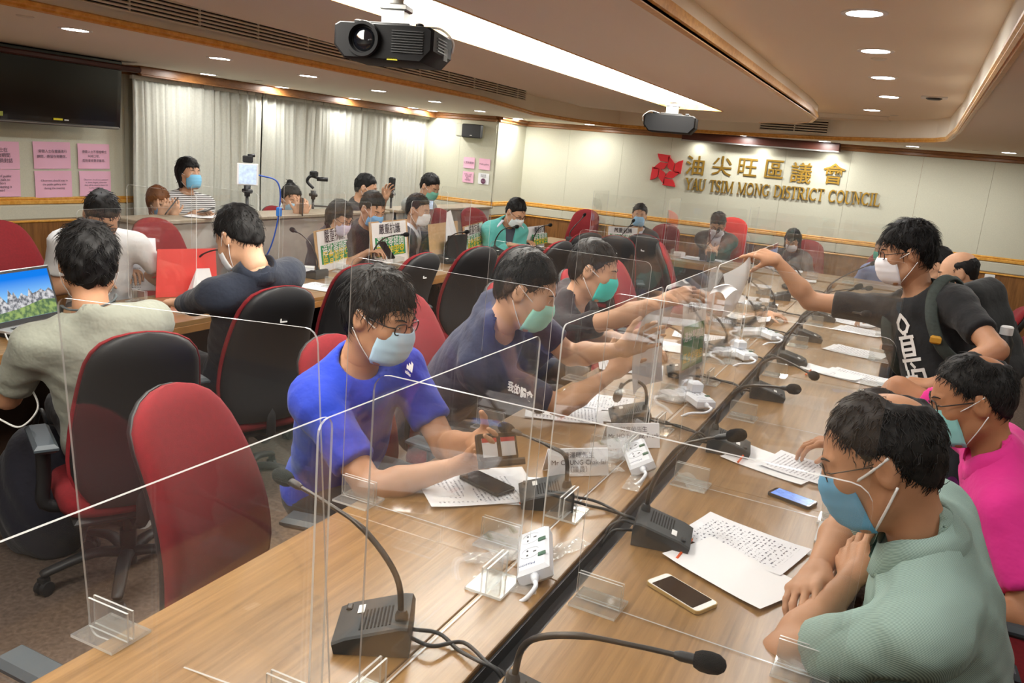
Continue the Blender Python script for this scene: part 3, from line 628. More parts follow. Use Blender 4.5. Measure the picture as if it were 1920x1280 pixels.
def nets(field, lo, hi, h, c=4):
    """surface of field = 0 by surface nets, evaluated finely only near the surface"""
    lo = np.asarray(lo, float); hi = np.asarray(hi, float); nc = np.maximum(np.ceil((hi-lo)/(h*c)).astype(int)+1, 2)
    ax = [lo[i]+h*c*np.arange(nc[i]) for i in range(3)]
    G = np.stack(np.meshgrid(*ax, indexing='ij'), -1).reshape(-1, 3).astype(np.float32)
    Fc = field(G).reshape(nc); near = np.abs(Fc) < h*c*1.75
    nf = (nc-1)*c+1; idx = [np.minimum((np.arange(n)+c//2)//c, m-1) for n, m in zip(nf, nc)]
    F = Fc[np.ix_(*idx)].astype(np.float32); mk = near[np.ix_(*idx)]
    ii = np.argwhere(mk)
    F[mk] = field((lo+ii*h).astype(np.float32))
    S = F < 0
    st = [S[a[0]:S.shape[0]-1+a[0], a[1]:S.shape[1]-1+a[1], a[2]:S.shape[2]-1+a[2]] for a in CORN]
    cnt = sum(s.astype(np.int8) for s in st); act = (cnt > 0) & (cnt < 8)
    cells = np.argwhere(act)
    if len(cells) == 0: return np.zeros((0, 3)), np.zeros((0, 4), int)
    vals = np.stack([F[cells[:, 0]+a[0], cells[:, 1]+a[1], cells[:, 2]+a[2]] for a in CORN], 1)
    acc = np.zeros((len(cells), 3)); n = np.zeros(len(cells))
    for a, b in EDGES:
        cr = (vals[:, a] < 0) != (vals[:, b] < 0); d = vals[:, a]-vals[:, b]
        t = np.where(cr, vals[:, a]/np.where(np.abs(d) < 1e-12, 1, d), 0)
        acc += np.where(cr[:, None], CORN[a]+t[:, None]*(CORN[b]-CORN[a]), 0); n += cr
    verts = lo+(cells+acc/n[:, None])*h
    idm = np.full(act.shape, -1, np.int64); idm[act] = np.arange(len(cells)); faces = []
    for axn in range(3):
        o1, o2 = (axn+1) % 3, (axn+2) % 3; sl0 = [slice(None)]*3; sl1 = [slice(None)]*3; sl0[axn] = slice(0, -1); sl1[axn] = slice(1, None)
        A, B = S[tuple(sl0)], S[tuple(sl1)]; e = np.argwhere(A != B)
        e = e[(e[:, o1] > 0) & (e[:, o2] > 0) & (e[:, o1] < S.shape[o1]-1) & (e[:, o2] < S.shape[o2]-1)]
        if not len(e): continue
        q = []
        for d1, d2 in ((-1, -1), (0, -1), (0, 0), (-1, 0)):
            c2 = e.copy(); c2[:, o1] += d1; c2[:, o2] += d2; q.append(idm[c2[:, 0], c2[:, 1], c2[:, 2]])
        q = np.stack(q, 1); flip = ~A[e[:, 0], e[:, 1], e[:, 2]]; q[flip] = q[flip][:, ::-1]; faces.append(q[(q >= 0).all(1)])
    return verts, np.concatenate(faces) if faces else np.zeros((0, 4), int)
def npmesh(name, parts, mats):
    """parts: list of (verts, faces, material index)"""
    vs, fs, mi = [], [], []; b = 0
    for v, f, m in parts:
        vs.append(np.asarray(v, float).reshape(-1, 3)); fs.append(np.asarray(f).reshape(-1, 4)+b); mi.append(np.full(len(f), m)); b += len(v)
    v = np.concatenate(vs); f = np.concatenate(fs); mi = np.concatenate(mi)
    me = bpy.data.meshes.new(name); me.vertices.add(len(v)); me.vertices.foreach_set('co', v.ravel())
    me.loops.add(f.size); me.loops.foreach_set('vertex_index', f.ravel().astype(np.int32)); me.polygons.add(len(f))
    me.polygons.foreach_set('loop_start', np.arange(0, f.size, 4, dtype=np.int32)); me.polygons.foreach_set('loop_total', np.full(len(f), 4, np.int32))
    for m in mats: me.materials.append(m)
    me.polygons.foreach_set('material_index', mi.astype(np.int32)); me.polygons.foreach_set('use_smooth', np.ones(len(f), bool))
    me.update(calc_edges=True); me.validate(); return me

def skin_mat(tone):
    return mat('skin_%d_%d_%d' % tone, srgb(*tone), .52, noise=(22, .07), spec=.4, bump=(260, .12, .002))
def cloth(name, rgb, fold_=.35, rough=.9): return mat('cloth_'+name, srgb(*rgb), rough, noise=(9, .05), bump=(7, fold_, .05), sheen=.1)
M_hair = mat('black_hair', srgb(15, 13, 13), .6, noise=(60, .3, (1, 1, 1)), bump=(320, .3, .003), spec=.3)
M_hairg = mat('greying_hair', srgb(30, 28, 27), .6, noise=(60, .5, (1, 1, 2)), bump=(320, .3, .003), spec=.3)
M_hairb = mat('brown_hair', srgb(110, 64, 30), .55, noise=(60, .3, (1, 1, 3)), bump=(320, .3, .003), spec=.3)
M_eyew = mat('eye_white', srgb(225, 220, 214), .25); M_iris = mat('iris', srgb(22, 14, 10), .15)
M_loop = mat('ear_loop', srgb(232, 232, 232), .8); M_frame = mat('glasses_frame', srgb(20, 18, 18), .35); M_frame2 = mat('thin_metal_frame', srgb(70, 66, 62), .3, .7)
M_lens = clear_sheet('lens', (.98, .98, .98), .01)
M_trouser = cloth('dark_trousers', (30, 30, 36)); M_shoe = mat('shoe', srgb(28, 28, 32), .5); M_sole = mat('sole', srgb(210, 208, 204), .6)

def basis(f, u):
    f = V(f).normalized(); r = f.cross(V(u))
    r = r.normalized() if r.length > 1e-6 else V((1, 0, 0)); u = r.cross(f); return r, f, u
def head_rot(yaw, pitch=0, roll=0):
    """yaw 0 looks along +Y, 90 along -X; pitch>0 looks down; columns right, forward, up"""
    return (Matrix.Rotation(R(yaw), 3, 'Z') @ Matrix.Rotation(R(-pitch), 3, 'X') @ Matrix.Rotation(R(roll), 3, 'Y'))
A_ = lambda v: np.array(v, np.float32)
def head_field(q, s=1.0, wide=1.0, ear=True):
    """q in head space: x right, y forward, z up"""
    q = q/np.array([s*wide, s, s], np.float32)
    d = fold([el(q, (0, -.014, .040), (.0745, .097, .083)), el(q, (0, .030, -.022), (.063, .070, .096)), el(q, (0, -.03, -.02), (.062, .06, .07))], .045)
    d = smin(d, rc(q, (-.030, .052, -.098), (.030, .052, -.098), .024, .024), .04)
    d = smin(d, rc(q, (-.052, .01, -.068), (-.028, .056, -.098), .02, .018), .03); d = smin(d, rc(q, (.052, .01, -.068), (.028, .056, -.098), .02, .018), .03)
    for x in (-1, 1):
        d = smin(d, el(q, (x*.040, .066, -.022), (.024, .022, .022)), .03)
        d = smax(d, -el(q, (x*.031, .106, .008), (.019, .017, .0125)), .02)
        d = smin(d, el(q, (x*.031, .083, .006), (.0165, .013, .0145)), .006)
        d = smin(d, rc(q, (x*.014, .092, .026), (x*.044, .078, .028), .008, .007), .012)
        d = smin(d, el(q, (x*.013, .102, -.034), (.0095, .011, .009)), .01)
        if ear:
            e = el(q, (x*.081, -.010, -.003), (.0115, .0205, .034)); e = smax(e, -el(q, (x*.093, -.004, .001), (.009, .0125, .021)), .006)
            d = smin(d, e, .012)
    d = smin(d, rc(q, (0, .094, .012), (0, .112, -.026), .0085, .0125), .016)
    d = smin(d, el(q, (0, .091, -.060), (.026, .012, .006)), .008); d = smin(d, el(q, (0, .089, -.070), (.022, .012, .007)), .008)
    return d*s
def hair_field(q, style, s=1.0):
    q = q/s
    t = style.get('t', .016); top = style.get('top', .012)
    d = smin(el(q, (0, -.016, .040), (.0755+t, .097+t, .082+t+top)), el(q, (0, -.034, -.018), (.064+t*.9, .060+t, .075+t*.5)), .04)
    y, z, x = q[:, 1], q[:, 2], np.abs(q[:, 0])
    pz = style.get('line', [(-.12, -.11), (-.085, -.085), (-.05, -.05), (-.012, -.03), (.0, .018), (.03, .042), (.058, .058), (.074, .088), (.09, .125)])
    y0 = np.interp(z, [a for a, b in pz], [b for a, b in pz])
    if style.get('fringe'): y0 = np.where((z > style['fringe']) & (x < .05), .14, y0)
    n = .0022*np.sin(q[:, 0]*95+q[:, 1]*33+2*np.sin(q[:, 2]*60))+.0018*np.sin(q[:, 1]*140+q[:, 0]*120*np.sign(q[:, 0])+q[:, 2]*40)
    d = d+n*style.get('mess', 1.0)
    d = smax(d, (y-y0)*.85, .012)
    if not style.get('locks') or style.get('earfree'): d = smax(d, -el(np.stack([x, y, z], 1), (.092, -.004, -.006), (.034, .027, .036)), .01)
    if style.get('bald') is not None:
        c, r = style['bald']; d = smax(d, -(el(q, c, r)), .02)
    if style.get('part'): d = d+.010*np.exp(-((q[:, 0]-style['part'])/.006)**2)*(z > .07)
    for a, b, ra, rb in style.get('locks', ()):
        d = smin(d, rc(q, a, b, ra, rb)+n, .03)
    return d*s
HS = {
 'short': dict(t=.010, top=.010), 'neat': dict(t=.010, top=.016, line=[(-.10, -.11), (-.07, -.08), (-.04, -.055), (-.01, -.034), (.0, .016), (.03, .040), (.055, .050), (.074, .082), (.088, .11), (.1, .13)]),
 'bushy': dict(t=.013, top=.010, mess=1.6, line=[(-.13, -.10), (-.1, -.08), (-.05, -.045), (-.012, -.024), (.0, .03), (.03, .052), (.05, .070), (.06, .098), (.075, .14)]),
 'swept': dict(t=.012, top=.010, mess=1.5, line=[(-.125, -.11), (-.09, -.085), (-.045, -.05), (-.012, -.026), (.0, .024), (.03, .048), (.052, .066), (.064, .1), (.08, .14)]),
 'thin': dict(t=.009, top=.004, bald=((0, -.075, .125), (.038, .045, .045)), line=[(-.11, -.11), (-.08, -.085), (-.045, -.055), (-.012, -.03), (.0, .015), (.03, .036), (.06, .044), (.085, .072), (.11, .12)]),
 'bald': dict(t=.004, top=-.004, bald=((0, .02, .13), (.082, .14, .10))),
 'bob': dict(t=.016, top=.012, fringe=.055, locks=[((s*.07, -.02, .02), (s*.075, -.01, -.10), .028, .02) for s in (-1, 1)]+[((0, -.09, .0), (0, -.075, -.10), .055, .04)]),
 'long': dict(t=.015, top=.012, fringe=.04, locks=[((s*.07, -.005, .02), (s*.078, .01, -.19), .026, .026) for s in (-1, 1)]+[((s*.04, -.085, .0), (s*.05, -.07, -.2), .05, .04) for s in (-1, 1)]),
 'bun': dict(t=.012, top=.01, locks=[((0, -.06, .13), (0, -.07, .14), .03, .03)]),
}
def tufts(verts, hc, Rm, n, length, rad, up=.3, seed=1, comb=(0, 0, 0), skip=None):
    """loose strands standing on the hair surface"""
    r_ = np.random.default_rng(seed); out_v, out_f = [], []; c = A_(hc); Rn = np.array(Rm, float)
    pick = verts[r_.integers(0, len(verts), n)]; crown = c+Rn@np.array([0, -.05, .13]); k = 4; b = 0
    for p in pick:
        l = Rn.T@(p-c); nrm = p-(c+Rn@np.array([0, -.015, .03])); nrm /= np.linalg.norm(nrm)
        fl = p-crown; fl -= nrm*(fl@nrm); q = np.linalg.norm(fl); fl = fl/q if q > 1e-3 else Rn@np.array([0, 1., 0])
        cb = Rn@np.array(comb, float); fl = fl+cb+r_.normal(0, .35, 3); fl -= nrm*(fl@nrm); fl /= np.linalg.norm(fl)+1e-9
        L = length*r_.uniform(.5, 1.2); up_ = up*r_.uniform(.2, 1.2); side = np.cross(nrm, fl); pts = []
        for i in range(k):
            t = i/(k-1); pts.append(p-nrm*.004+fl*L*t*(1-.15*t)+nrm*L*up_*t*(1-.75*t)+side*L*.12*math.sin(3*t)*r_.normal())
        for i, q_ in enumerate(pts):
            ww = rad*(1-i/(k-1))**.7+.0002; out_v += [q_+side*ww, q_+nrm*ww*.8, q_-side*ww]
        for i in range(k-1):
            for j in range(3): out_f.append((b+i*3+j, b+i*3+(j+1) % 3, b+i*3+3+(j+1) % 3, b+i*3+3+j))
        b += 3*k
    return np.array(out_v), np.array(out_f)
def hand_parts(Rm, w, curl, thumb, spread, s=1.0, left=False, h=.0038, elbow=None):
    """Rm columns: x toward the thumb side, y along the fingers, z back of the hand; w wrist"""
    Rn = np.array(Rm, np.float32); w = A_(w); sx = 1.0
    pr = []
    P = lambda x, y, z: (x*s, y*s, z*s)
    palm = [(P(.018, .0, 0), P(.028, .078, .002), .016*s, .0125*s), (P(-.0, .0, 0), P(.006, .085, .003), .016*s, .0125*s), (P(-.015, .0, 0), P(-.018, .08, .002), .015*s, .012*s), (P(-.02, .01, -.002), P(-.036, .07, 0), .013*s, .0115*s), (P(.02, .01, -.006), P(.03, .04, -.008), .016*s, .014*s)]
    fing = [(.028, .080, .040, .026, .020, .0088), (.007, .087, .045, .029, .021, .0090), (-.015, .083, .041, .027, .021, .0086), (-.034, .072, .032, .020, .018, .0076)]
    chains = []
    for i, (x, y, a, b, c, r) in enumerate(fing):
        cu = curl[i] if hasattr(curl, '__len__') else curl; sp = spread*(1.5-i)*.5; p = np.array([x, y, .002]); ang = 0
        for L, wgt, r0, r1 in ((a, .9, r, r*.93), (b, 1.1, r*.95, r*.88), (c, .7, r*.88, r*.72)):
            ang += cu*wgt; dv = np.array([math.sin(sp)*math.cos(ang), math.cos(sp)*math.cos(ang), -math.sin(ang)]); q = p+dv*L
            chains.append((p*s, q*s, r0*s, r1*s)); p = q
    ta, tb = thumb; p = np.array([.026, .018, -.006])
    d0 = np.array([math.sin(ta), math.cos(ta)*math.cos(tb), -math.sin(tb)]); d0 /= np.linalg.norm(d0); q = p+d0*.042
    d1 = np.array([math.sin(ta*.75), math.cos(ta*.75)*math.cos(tb*1.3), -math.sin(tb*1.3)]); d1 /= np.linalg.norm(d1); q2 = q+d1*.032
    d2 = np.array([math.sin(ta*.45), math.cos(ta*.45)*math.cos(tb*1.5), -math.sin(tb*1.5)]); d2 /= np.linalg.norm(d2); q3 = q2+d2*.024
    th = [(p*s, q*s, .0135*s, .0108*s), (q*s, q2*s, .0105*s, .0098*s), (q2*s, q3*s, .0098*s, .0078*s)]
    eb = np.array([0, -.06*s, 0]) if elbow is None else ((A_(elbow)-w)/np.linalg.norm(A_(elbow)-w)*.06*s)@Rn
    def field(p_):
        q = (p_-w)@Rn
        if left: q = q*np.array([1, 1, 1], np.float32)
        d = fold([rc(q, *c) for c in palm], .012); f = None
        for i in range(4):
            e = fold([rc(q, *c) for c in chains[i*3:i*3+3]], .005); f = e if f is None else np.minimum(f, e)
        d = smin(d, f, .008); d = smin(d, fold([rc(q, *c) for c in th], .006), .012)
        return smin(d, rc(q, eb, (0, .01*s, 0), .0285*s, .022*s), .02)
    allp = np.array([c[i] for c in palm+chains+th for i in (0, 1)]+[eb])@Rn.T+w
    return nets(field, allp.min(0)-.03, allp.max(0)+.03, h)
def ik(S, T, a, b, pole):
    S, T = V(S), V(T); d = T-S; L = min(d.length, (a+b)*.999); d = d.normalized(); T = S+d*L
    x = (a*a-b*b+L*L)/(2*L); hh = math.sqrt(max(a*a-x*x, 0)); pl = V(pole); pl = (pl-d*pl.dot(d)); pl = pl.normalized() if pl.length > 1e-6 else V((0, 0, -1))
    return S+d*x+pl*hh, T
PEOPLE = {}
def person(label, head, yaw, pelvis=None, hy=None, hp=10, hr=0, lean=None, neck=None, s=1.0, fat=1.0, tone=(196, 150, 118), hair='short', hairmat=None, ntuft=0,
           lh=None, rh=None, lpole=None, rpole=None, lhand=None, rhand=None, top='tee', topmat=None, sleeve=.62, mask=None, glasses=None, q=.012,
           legs='sit', group=None, neckhole=1.0, trouser=None, shw=.182, belly=0, kneeup=0.0, name='person', eyes=True, jacket=None, tuftlen=.04, feet=False, collar=None, maskloop=None):
    """head: centre of the head; yaw: where the body faces (0 = +Y, 90 = -X); hands: (wrist point, finger direction, back-of-hand normal, curl, (thumb), spread)"""
    head = V(head); fwd = V((-math.sin(R(yaw)), math.cos(R(yaw)), 0)); up0 = V((0, 0, 1))
    Hm = head_rot(yaw if hy is None else hy, hp, hr); hn = np.array(Hm, np.float32)
    nb = V(neck) if neck is not None else head+Hm @ V((0, -.045*s, -.13*s))+V((0, 0, -.045*s))
    if pelvis is None:
        L = .50*s; ln = R(12 if lean is None else lean); pelvis = nb-(up0*math.cos(ln)+fwd*math.sin(ln))*L
    pelvis = V(pelvis); u = (nb-pelvis).normalized(); r = fwd.cross(u).normalized(); f = u.cross(r); L = (nb-pelvis).length
    T3 = np.array([[r.x, f.x, u.x], [r.y, f.y, u.y], [r.z, f.z, u.z]], np.float32)
    at = lambda x, y, z: pelvis+r*x+f*y+u*z
    w = shw*s; SL, SR = at(-w, .0, L-.065*s), at(w, .0, L-.065*s)
    a, b = .285*s, .25*s
    def reach(S, T):
        if T is None: return S
        d = V(T[0])-S; return S+d.normalized()*min(.05*s, max(0, d.length-.40*s))
    if lh is None: lh = (at(-.20, .34, .16), f*1-r*-.3, up0, .5)
    if rh is None: rh = (at(.20, .34, .16), f*1-r*.3, up0, .5)
    SL, SR = reach(SL, lh), reach(SR, rh)
    EL, WL = ik(SL, lh[0], a, b, lpole if lpole is not None else (-r*.6-up0*1.0-f*.3)); ER, WR = ik(SR, rh[0], a, b, rpole if rpole is not None else (r*.6-up0*1.0-f*.3))
    P0, NB = A_(pelvis), A_(nb)
    hc = A_(head); nk0 = A_(head+Hm @ V((0, -.022*s, -.05*s)))
    fs = fat*s; lk = max(1.0, L/(.48*s))
    def torso(p, o=0.0):
        ds = [el(p, A_(at(0, -.005, .03*s)), (.165*fs, .118*fs, .13*s), T3), el(p, A_(at(0, .005+belly*.6, L*.36)), (.152*fs, .110*fs+belly, .15*s*lk), T3), el(p, A_(at(0, -.004, L-.17*s*lk)), (.158*fs, .108*fs, .16*s*lk), T3),
              rc(p, A_(at(-w*.8, -.012, L-.075*s)), A_(at(w*.8, -.012, L-.075*s)), .064*s, .064*s),
              rc(p, A_(SL.lerp(SR, .5)), A_(SL), .05*s, .055*s), rc(p, A_(SL.lerp(SR, .5)), A_(SR), .05*s, .055*s),
              rc(p, NB+A_(u)*.012*s-A_(f)*.012, A_(at(-w*.62, -.015, L-.06*s)), .040*s, .044*s), rc(p, NB+A_(u)*.012*s-A_(f)*.012, A_(at(w*.62, -.015, L-.06*s)), .040*s, .044*s)]
        return fold(ds, .05)-o
    def upper(p, o=0.0, side=None):
        out = []
        for S_, E_ in ((SL, EL), (SR, ER)) if side is None else (((SL, EL),) if side < 0 else ((SR, ER),)):
            out.append(rc(p, A_(S_), A_(E_), .056*s*min(fat, 1.12), .041*s*min(fat, 1.12))-o)
        return out
    def fore(p, o=0.0):
        out = []
        for E_, W_ in ((EL, WL), (ER, WR)):
            m_ = E_.lerp(W_, .3); out += [rc(p, A_(E_), A_(m_), .040*s, .043*s)-o, rc(p, A_(m_), A_(W_), .043*s, .0245*s)-o]
        return out
    def neckf(p): return rc(p, NB-A_(u)*.03, nk0, .058*s, .052*s)
    def bodyf(p):
        d = smin(torso(p, -.018), neckf(p), .03); d = smin(d, fold(upper(p, -.003), .02), .035); return smin(d, fold(fore(p), .02), .02)
    t = thing(name, label, 'person', (pelvis.x, pelvis.y, 0), 0, group); off = A_((pelvis.x, pelvis.y, 0))
    sk = skin_mat(tone); parts = []
    pts = np.stack([A_(x) for x in (pelvis, nb, SL, SR, EL, ER, WL, WR)]); lo, hi = pts.min(0)-.2, pts.max(0)+.2
    lo[2] = max(lo[2], P0[2]-.15)
    v, fc = nets(bodyf, lo, hi, q*1.15); parts.append((v-off, fc, 0))
    hq = min(q*.55, .009)
    hf = lambda p: smin(head_field((p-hc)@hn, s), rc(p, nk0+(NB-nk0)*.75, nk0, .0545*s, .050*s), .03)
    v, fc = nets(hf, hc-.19*s-.02, hc+.17*s+.02, hq); parts.append((v-off, fc, 0))
    for H_, W_, E_, lf in ((lh, WL, EL, True), (rh, WR, ER, False)):
        yv = V(H_[1]).normalized(); zv = V(H_[2]); zv = (zv-yv*zv.dot(yv)).normalized(); xv = yv.cross(zv)
        if lf: xv = -xv
        # thumb side: left hand palm-down facing forward has its thumb to the right
        xv = (yv.cross(zv)) if lf else -(yv.cross(zv)); Rm = Matrix((xv, yv, zv)).transposed() if True else None
        v, fc = hand_parts(Rm, W_, H_[3] if len(H_) > 3 else .45, H_[4] if len(H_) > 4 else (.7, .35), H_[5] if len(H_) > 5 else .12, s, lf, max(.0038, q*.36), E_)
        if xv.cross(yv).dot(zv) < 0: fc = fc  # mirrored hands keep outward faces: the field is sampled in world space
        parts.append((v-off, fc, 0))
    body = place('body', npmesh('body', parts, [sk]), t)
    inv = Matrix.Translation(-V(off))
    # hair
    st = HS[hair]; hm = hairmat or M_hair
    v, fc = nets(lambda p: hair_field((p-hc)@hn, st, s), hc-(.3 if st.get('locks') else .17)*s, hc+.19*s, hq*1.1)
    hp_ = [(v-off, fc, 0)]
    if len(v): tv, tf = tufts(v, hc, Hm, ntuft or 260, tuftlen*s, .0016 if ntuft else .0032, .5, seed=int(abs(head.x*977+head.y*331)) % 9999); hp_.append((tv-off, tf, 0))
    hairo = place('hair', npmesh('hair', hp_, [hm]), t)
    # eyes and brows
    HM = Matrix.Translation(head-V(off)) @ Hm.to_4x4() @ Matrix.Scale(s, 4)
    if eyes:
        for x in (-1, 1):
            place('eye', cached('eye', lambda: MB().ball((0, 0, 0), .0122, 12, 8).add(*(lambda b: (b.v, b.f))(MB().ball((0, .0066, 0), (.0062, .0062, .0062), 10, 6)), 1).mesh('eye', [M_eyew, M_iris], True)), t, HM @ Matrix.Translation((x*.031, .0848, .0062)) @ Matrix.Diagonal((1.15, .9, .62, 1)))
            place('eyebrow', cached('brow%d' % x, lambda: MB().tube([(x*.014, .101, .026), (x*.03, .0975, .0325), (x*.048, .084, .029)], [.003, .0036, .0018], 6, flat=.55).mesh('eyebrow', M_hair, True)), t, HM)
    # garments
    def wr(p):
        # soft folds: sharp ridges that wander over the cloth
        a1 = p[:, 2]*34+p[:, 0]*16+2.2*np.sin(p[:, 1]*13+p[:, 0]*7); a2 = p[:, 0]*27-p[:, 1]*31+p[:, 2]*12+1.8*np.sin(p[:, 2]*17)
        return .0052*(np.abs(np.sin(a1))-.62)*(.5+.5*np.sin(p[:, 0]*9+p[:, 2]*7))+.0045*(np.abs(np.sin(a2))-.62)*(.5+.5*np.sin(p[:, 1]*11-p[:, 2]*6))
    def plane(p, c, n): return (p-A_(c))@A_(V(n).normalized())
    def shirtf(p, o=.011, sl=sleeve, nh=neckhole, long=False, hem=None):
        d = torso(p, o)
        for S_, E_, W_ in ((SL, EL, WL), (SR, ER, WR)):
            if long: e = fold([rc(p, A_(S_), A_(E_), .066*s, .055*s), rc(p, A_(E_), A_(W_), .055*s, .040*s)], .03); e = smax(e, plane(p, E_.lerp(W_, .9 if sl >= 1 else sl), W_-E_), .012)
            else:
                ed = (E_-S_).normalized(); e = rc(p, A_(S_), A_(S_.lerp(E_, sl+.15)), .064*s*min(fat, 1.1), .058*s*min(fat, 1.1)); e = smax(e, plane(p, S_.lerp(E_, sl), ed), .014)
            d = smin(d, e, .03)
        d = d+wr(p)
        d = smax(d, -el(p, A_(nb+u*.030*s+f*.018*s), (.068*s*nh, .062*s*nh, .054*s*nh), T3), .014)
        d = smax(d, plane(p, at(0, 0, -.055*s if hem is None else hem), -u), .006)
        return d
    slo, shi = lo-.03, hi+.03
    if topmat is not None:
        v, fc = nets(lambda p: shirtf(p, sl=.25 if jacket is not None else sleeve, long=(top == 'long' and jacket is None)), slo, shi, q)
        shirt = place({'tee': 'tshirt', 'long': 'shirt'}.get(top, top), npmesh('shirt', [(v-off, fc, 0)], [topmat]), t)
    else: shirt = None
    if jacket is not None:
        def jf(p):
            d = shirtf(p, .026, 1.0, 1.25, True)-.002; l = (p-A_(nb))@T3
            vv = np.abs(l[:, 0])-.055*s*np.clip(1+(l[:, 2]+.03)/(.30*s), 0, 1.6); return smax(d, -np.maximum(vv, -(l[:, 1]-.0)), .006)
        v, fc = nets(jf, slo, shi, q); place('jacket', npmesh('jacket', [(v-off, fc, 0)], [jacket]), t)
    if collar is not None:
        cm = MB(); n = 28
        def ring(rad, z, dip):
            return [at(0, 0, L)+u*(z*s)+r*(rad*s*1.02*math.cos(2*PI*i/n))+f*(rad*s*math.sin(2*PI*i/n)+.012)-u*(dip*s*max(0, math.sin(2*PI*i/n))**2)-V(off) for i in range(n)]
        rings = [ring(.070, .005, .05), ring(.064, .050, .055), ring(.068, .056, .055), ring(.082, .034, .065), ring(.096, .008, .075), ring(.091, -.004, .075)]
        vs = [p for rg in rings for p in rg]; fs_ = [(i*n+j, i*n+(j+1) % n, (i+1)*n+(j+1) % n, (i+1)*n+j) for i in range(len(rings)-1) for j in range(n) if not (abs(j-n/4+.5) < 1.1 and i > 1)]
        cm.add(vs, fs_).build('collar', collar, t, True)
    # trousers
    if legs:
        tm = trouser or M_trouser; gl = []
        for sg in (-1, 1):
            h0 = at(sg*.085*s, 0, .0)
            if legs == 'sit': k0 = V((h0.x, h0.y, max(.47, h0.z+.03)))+fwd*.40*s+fwd.cross(up0)*(sg*.05); a0 = V((k0.x, k0.y, .09))-fwd*.04
            else: k0 = V((h0.x, h0.y, .5*s))+fwd*.02; a0 = V((h0.x, h0.y, .09))-fwd*.02
            gl.append((h0, k0, a0))
        lf_ = lambda p: fold([el(p, A_(at(0, -.005, .02*s)), (.17*fs, .122*fs, .125*s), T3)]+[rc(p, A_(h), A_(k), .088*s, .066*s) for h, k, z in gl]+[rc(p, A_(k), A_(z), .062*s, .048*s) for h, k, z in gl], .04)+wr(p)
        lp = np.stack([A_(x) for g_ in gl for x in g_]+[P0]); v, fc = nets(lambda p: smax(lf_(p), .10-p[:, 2], .005), lp.min(0)-.2, lp.max(0)+.17, max(q*1.5, .02))
        place('trousers', npmesh('trousers', [(v-off, fc, 0)], [tm]), t)
        for h, k, z in gl:
            fm = MB(); c = V((z.x, z.y, 0))-V(off)
            def foot(u_, v_):
                a_ = 2*PI*u_; L_ = .14; x_ = .045*math.cos(a_); y_ = (.13 if math.sin(a_) > 0 else .075)*math.sin(a_); hgt = [0, .03, .06 if math.sin(a_) > .3 else .10, .062 if math.sin(a_) > .3 else .11][min(3, int(v_*3+.01))]; sc_ = [1, 1.04, .92, .45][min(3, int(v_*3+.01))]
                return c+fwd*(y_*sc_+.04)+fwd.cross(up0)*(x_*sc_)+V((0, 0, hgt))
            fm.grid(foot, 16, 3); o_ = fm.build('shoe', M_shoe, t, True)
            if feet: MB().grid(lambda u_, v_: c+fwd*((.135 if math.sin(2*PI*u_) > 0 else .08)*math.sin(2*PI*u_)*1.04+.04)+fwd.cross(up0)*(.048*math.cos(2*PI*u_))+V((0, 0, .028*v_)), 18, 1).build('sole', M_sole, t, True)
    # face mask with pleats and loops
    if mask is not None:
        mm = mat('mask_%d_%d_%d' % tuple(mask), srgb(*mask), .85); 
        def msk(u_, v_):
            a_ = (u_-.5)*2; z = -.010-.102*v_; pr_ = [(-.0, .113), (.12, .121), (.35, .124), (.6, .121), (.85, .112), (1.0, .097)]
            yf = float(np.interp(v_, [k_ for k_, _ in pr_], [k_ for _, k_ in pr_])); wd = float(np.interp(v_, [0, .15, .5, .85, 1], [.057, .064, .066, .061, .046]))
            yb = float(np.interp(v_, [0, .5, 1], [.050, .040, .034])); th_ = a_*R(84); x = wd*math.sin(th_)*1.02; y = yb+(yf-yb)*math.cos(th_)
            pl = .0026*abs(((v_*4.2) % 1)-.5)*2 if .12 < v_ < .9 else 0
            return (x, y+pl*math.cos(th_), z+(.010*(1-v_)*math.cos(th_*1.2)-.006*(1-v_)) - .02*abs(a_)*(v_-.45))
        mo = MB().grid(msk, 22, 26).build('face_mask', mm, t, True, HM); so = mo.modifiers.new('thick', 'SOLIDIFY'); so.thickness = .0022; so.offset = 1
        for x in (-1, 1):
            c0 = msk(.5+x*.5, .08); c1 = msk(.5+x*.5, .92)
            for k_, c in enumerate((c0, c1)):
                e = V((x*.088, -.020, .024 if k_ == 0 else -.032)); MB().tube(bez([c, V(c).lerp(e, .5)+V((x*.006, 0, 0)), e], 4), .0016 if not maskloop else maskloop, 5, flat=1.0).build('ear_loop', M_loop, mo, True)
    if glasses:
        gt = thing('glasses', '', '') if False else None
        gm = M_frame if glasses == 'black' else M_frame2; rad = .0019 if glasses == 'black' else .0012
        gb = MB().tube([(-.009, .108, .012), (0, .111, .014), (.009, .108, .012)], rad, 6)
        go = gb.build('glasses', gm, t, True, HM)
        for x in (-1, 1):
            rim = [V((x*.033+px_, .104-.22*max(0, abs(x*.033+px_)-.03), .006+py_)) for px_, py_ in rrect(.046, .031, .011, 3)]
            MB().tube(rim+[rim[0]], rad, 6, cap=False).build('rim', gm, go, True); MB().add(rim, [tuple(range(len(rim)))]).build('lens', M_lens, go)
            MB().tube([(x*.0565, .097, .012), (x*.072, .085, .012), (x*.082, .0, .012), (x*.080, -.03, -.006)], rad*.95, 6).build('temple', gm, go, True)
    info = dict(root=t, shirt=shirt, head=head, Hm=Hm, nb=nb, pelvis=pelvis, r=r, f=f, u=u, L=L, WL=WL, WR=WR, EL=EL, ER=ER, SL=SL, SR=SR, off=V(off), at=at, HM=HM, hair=hairo)
    return info
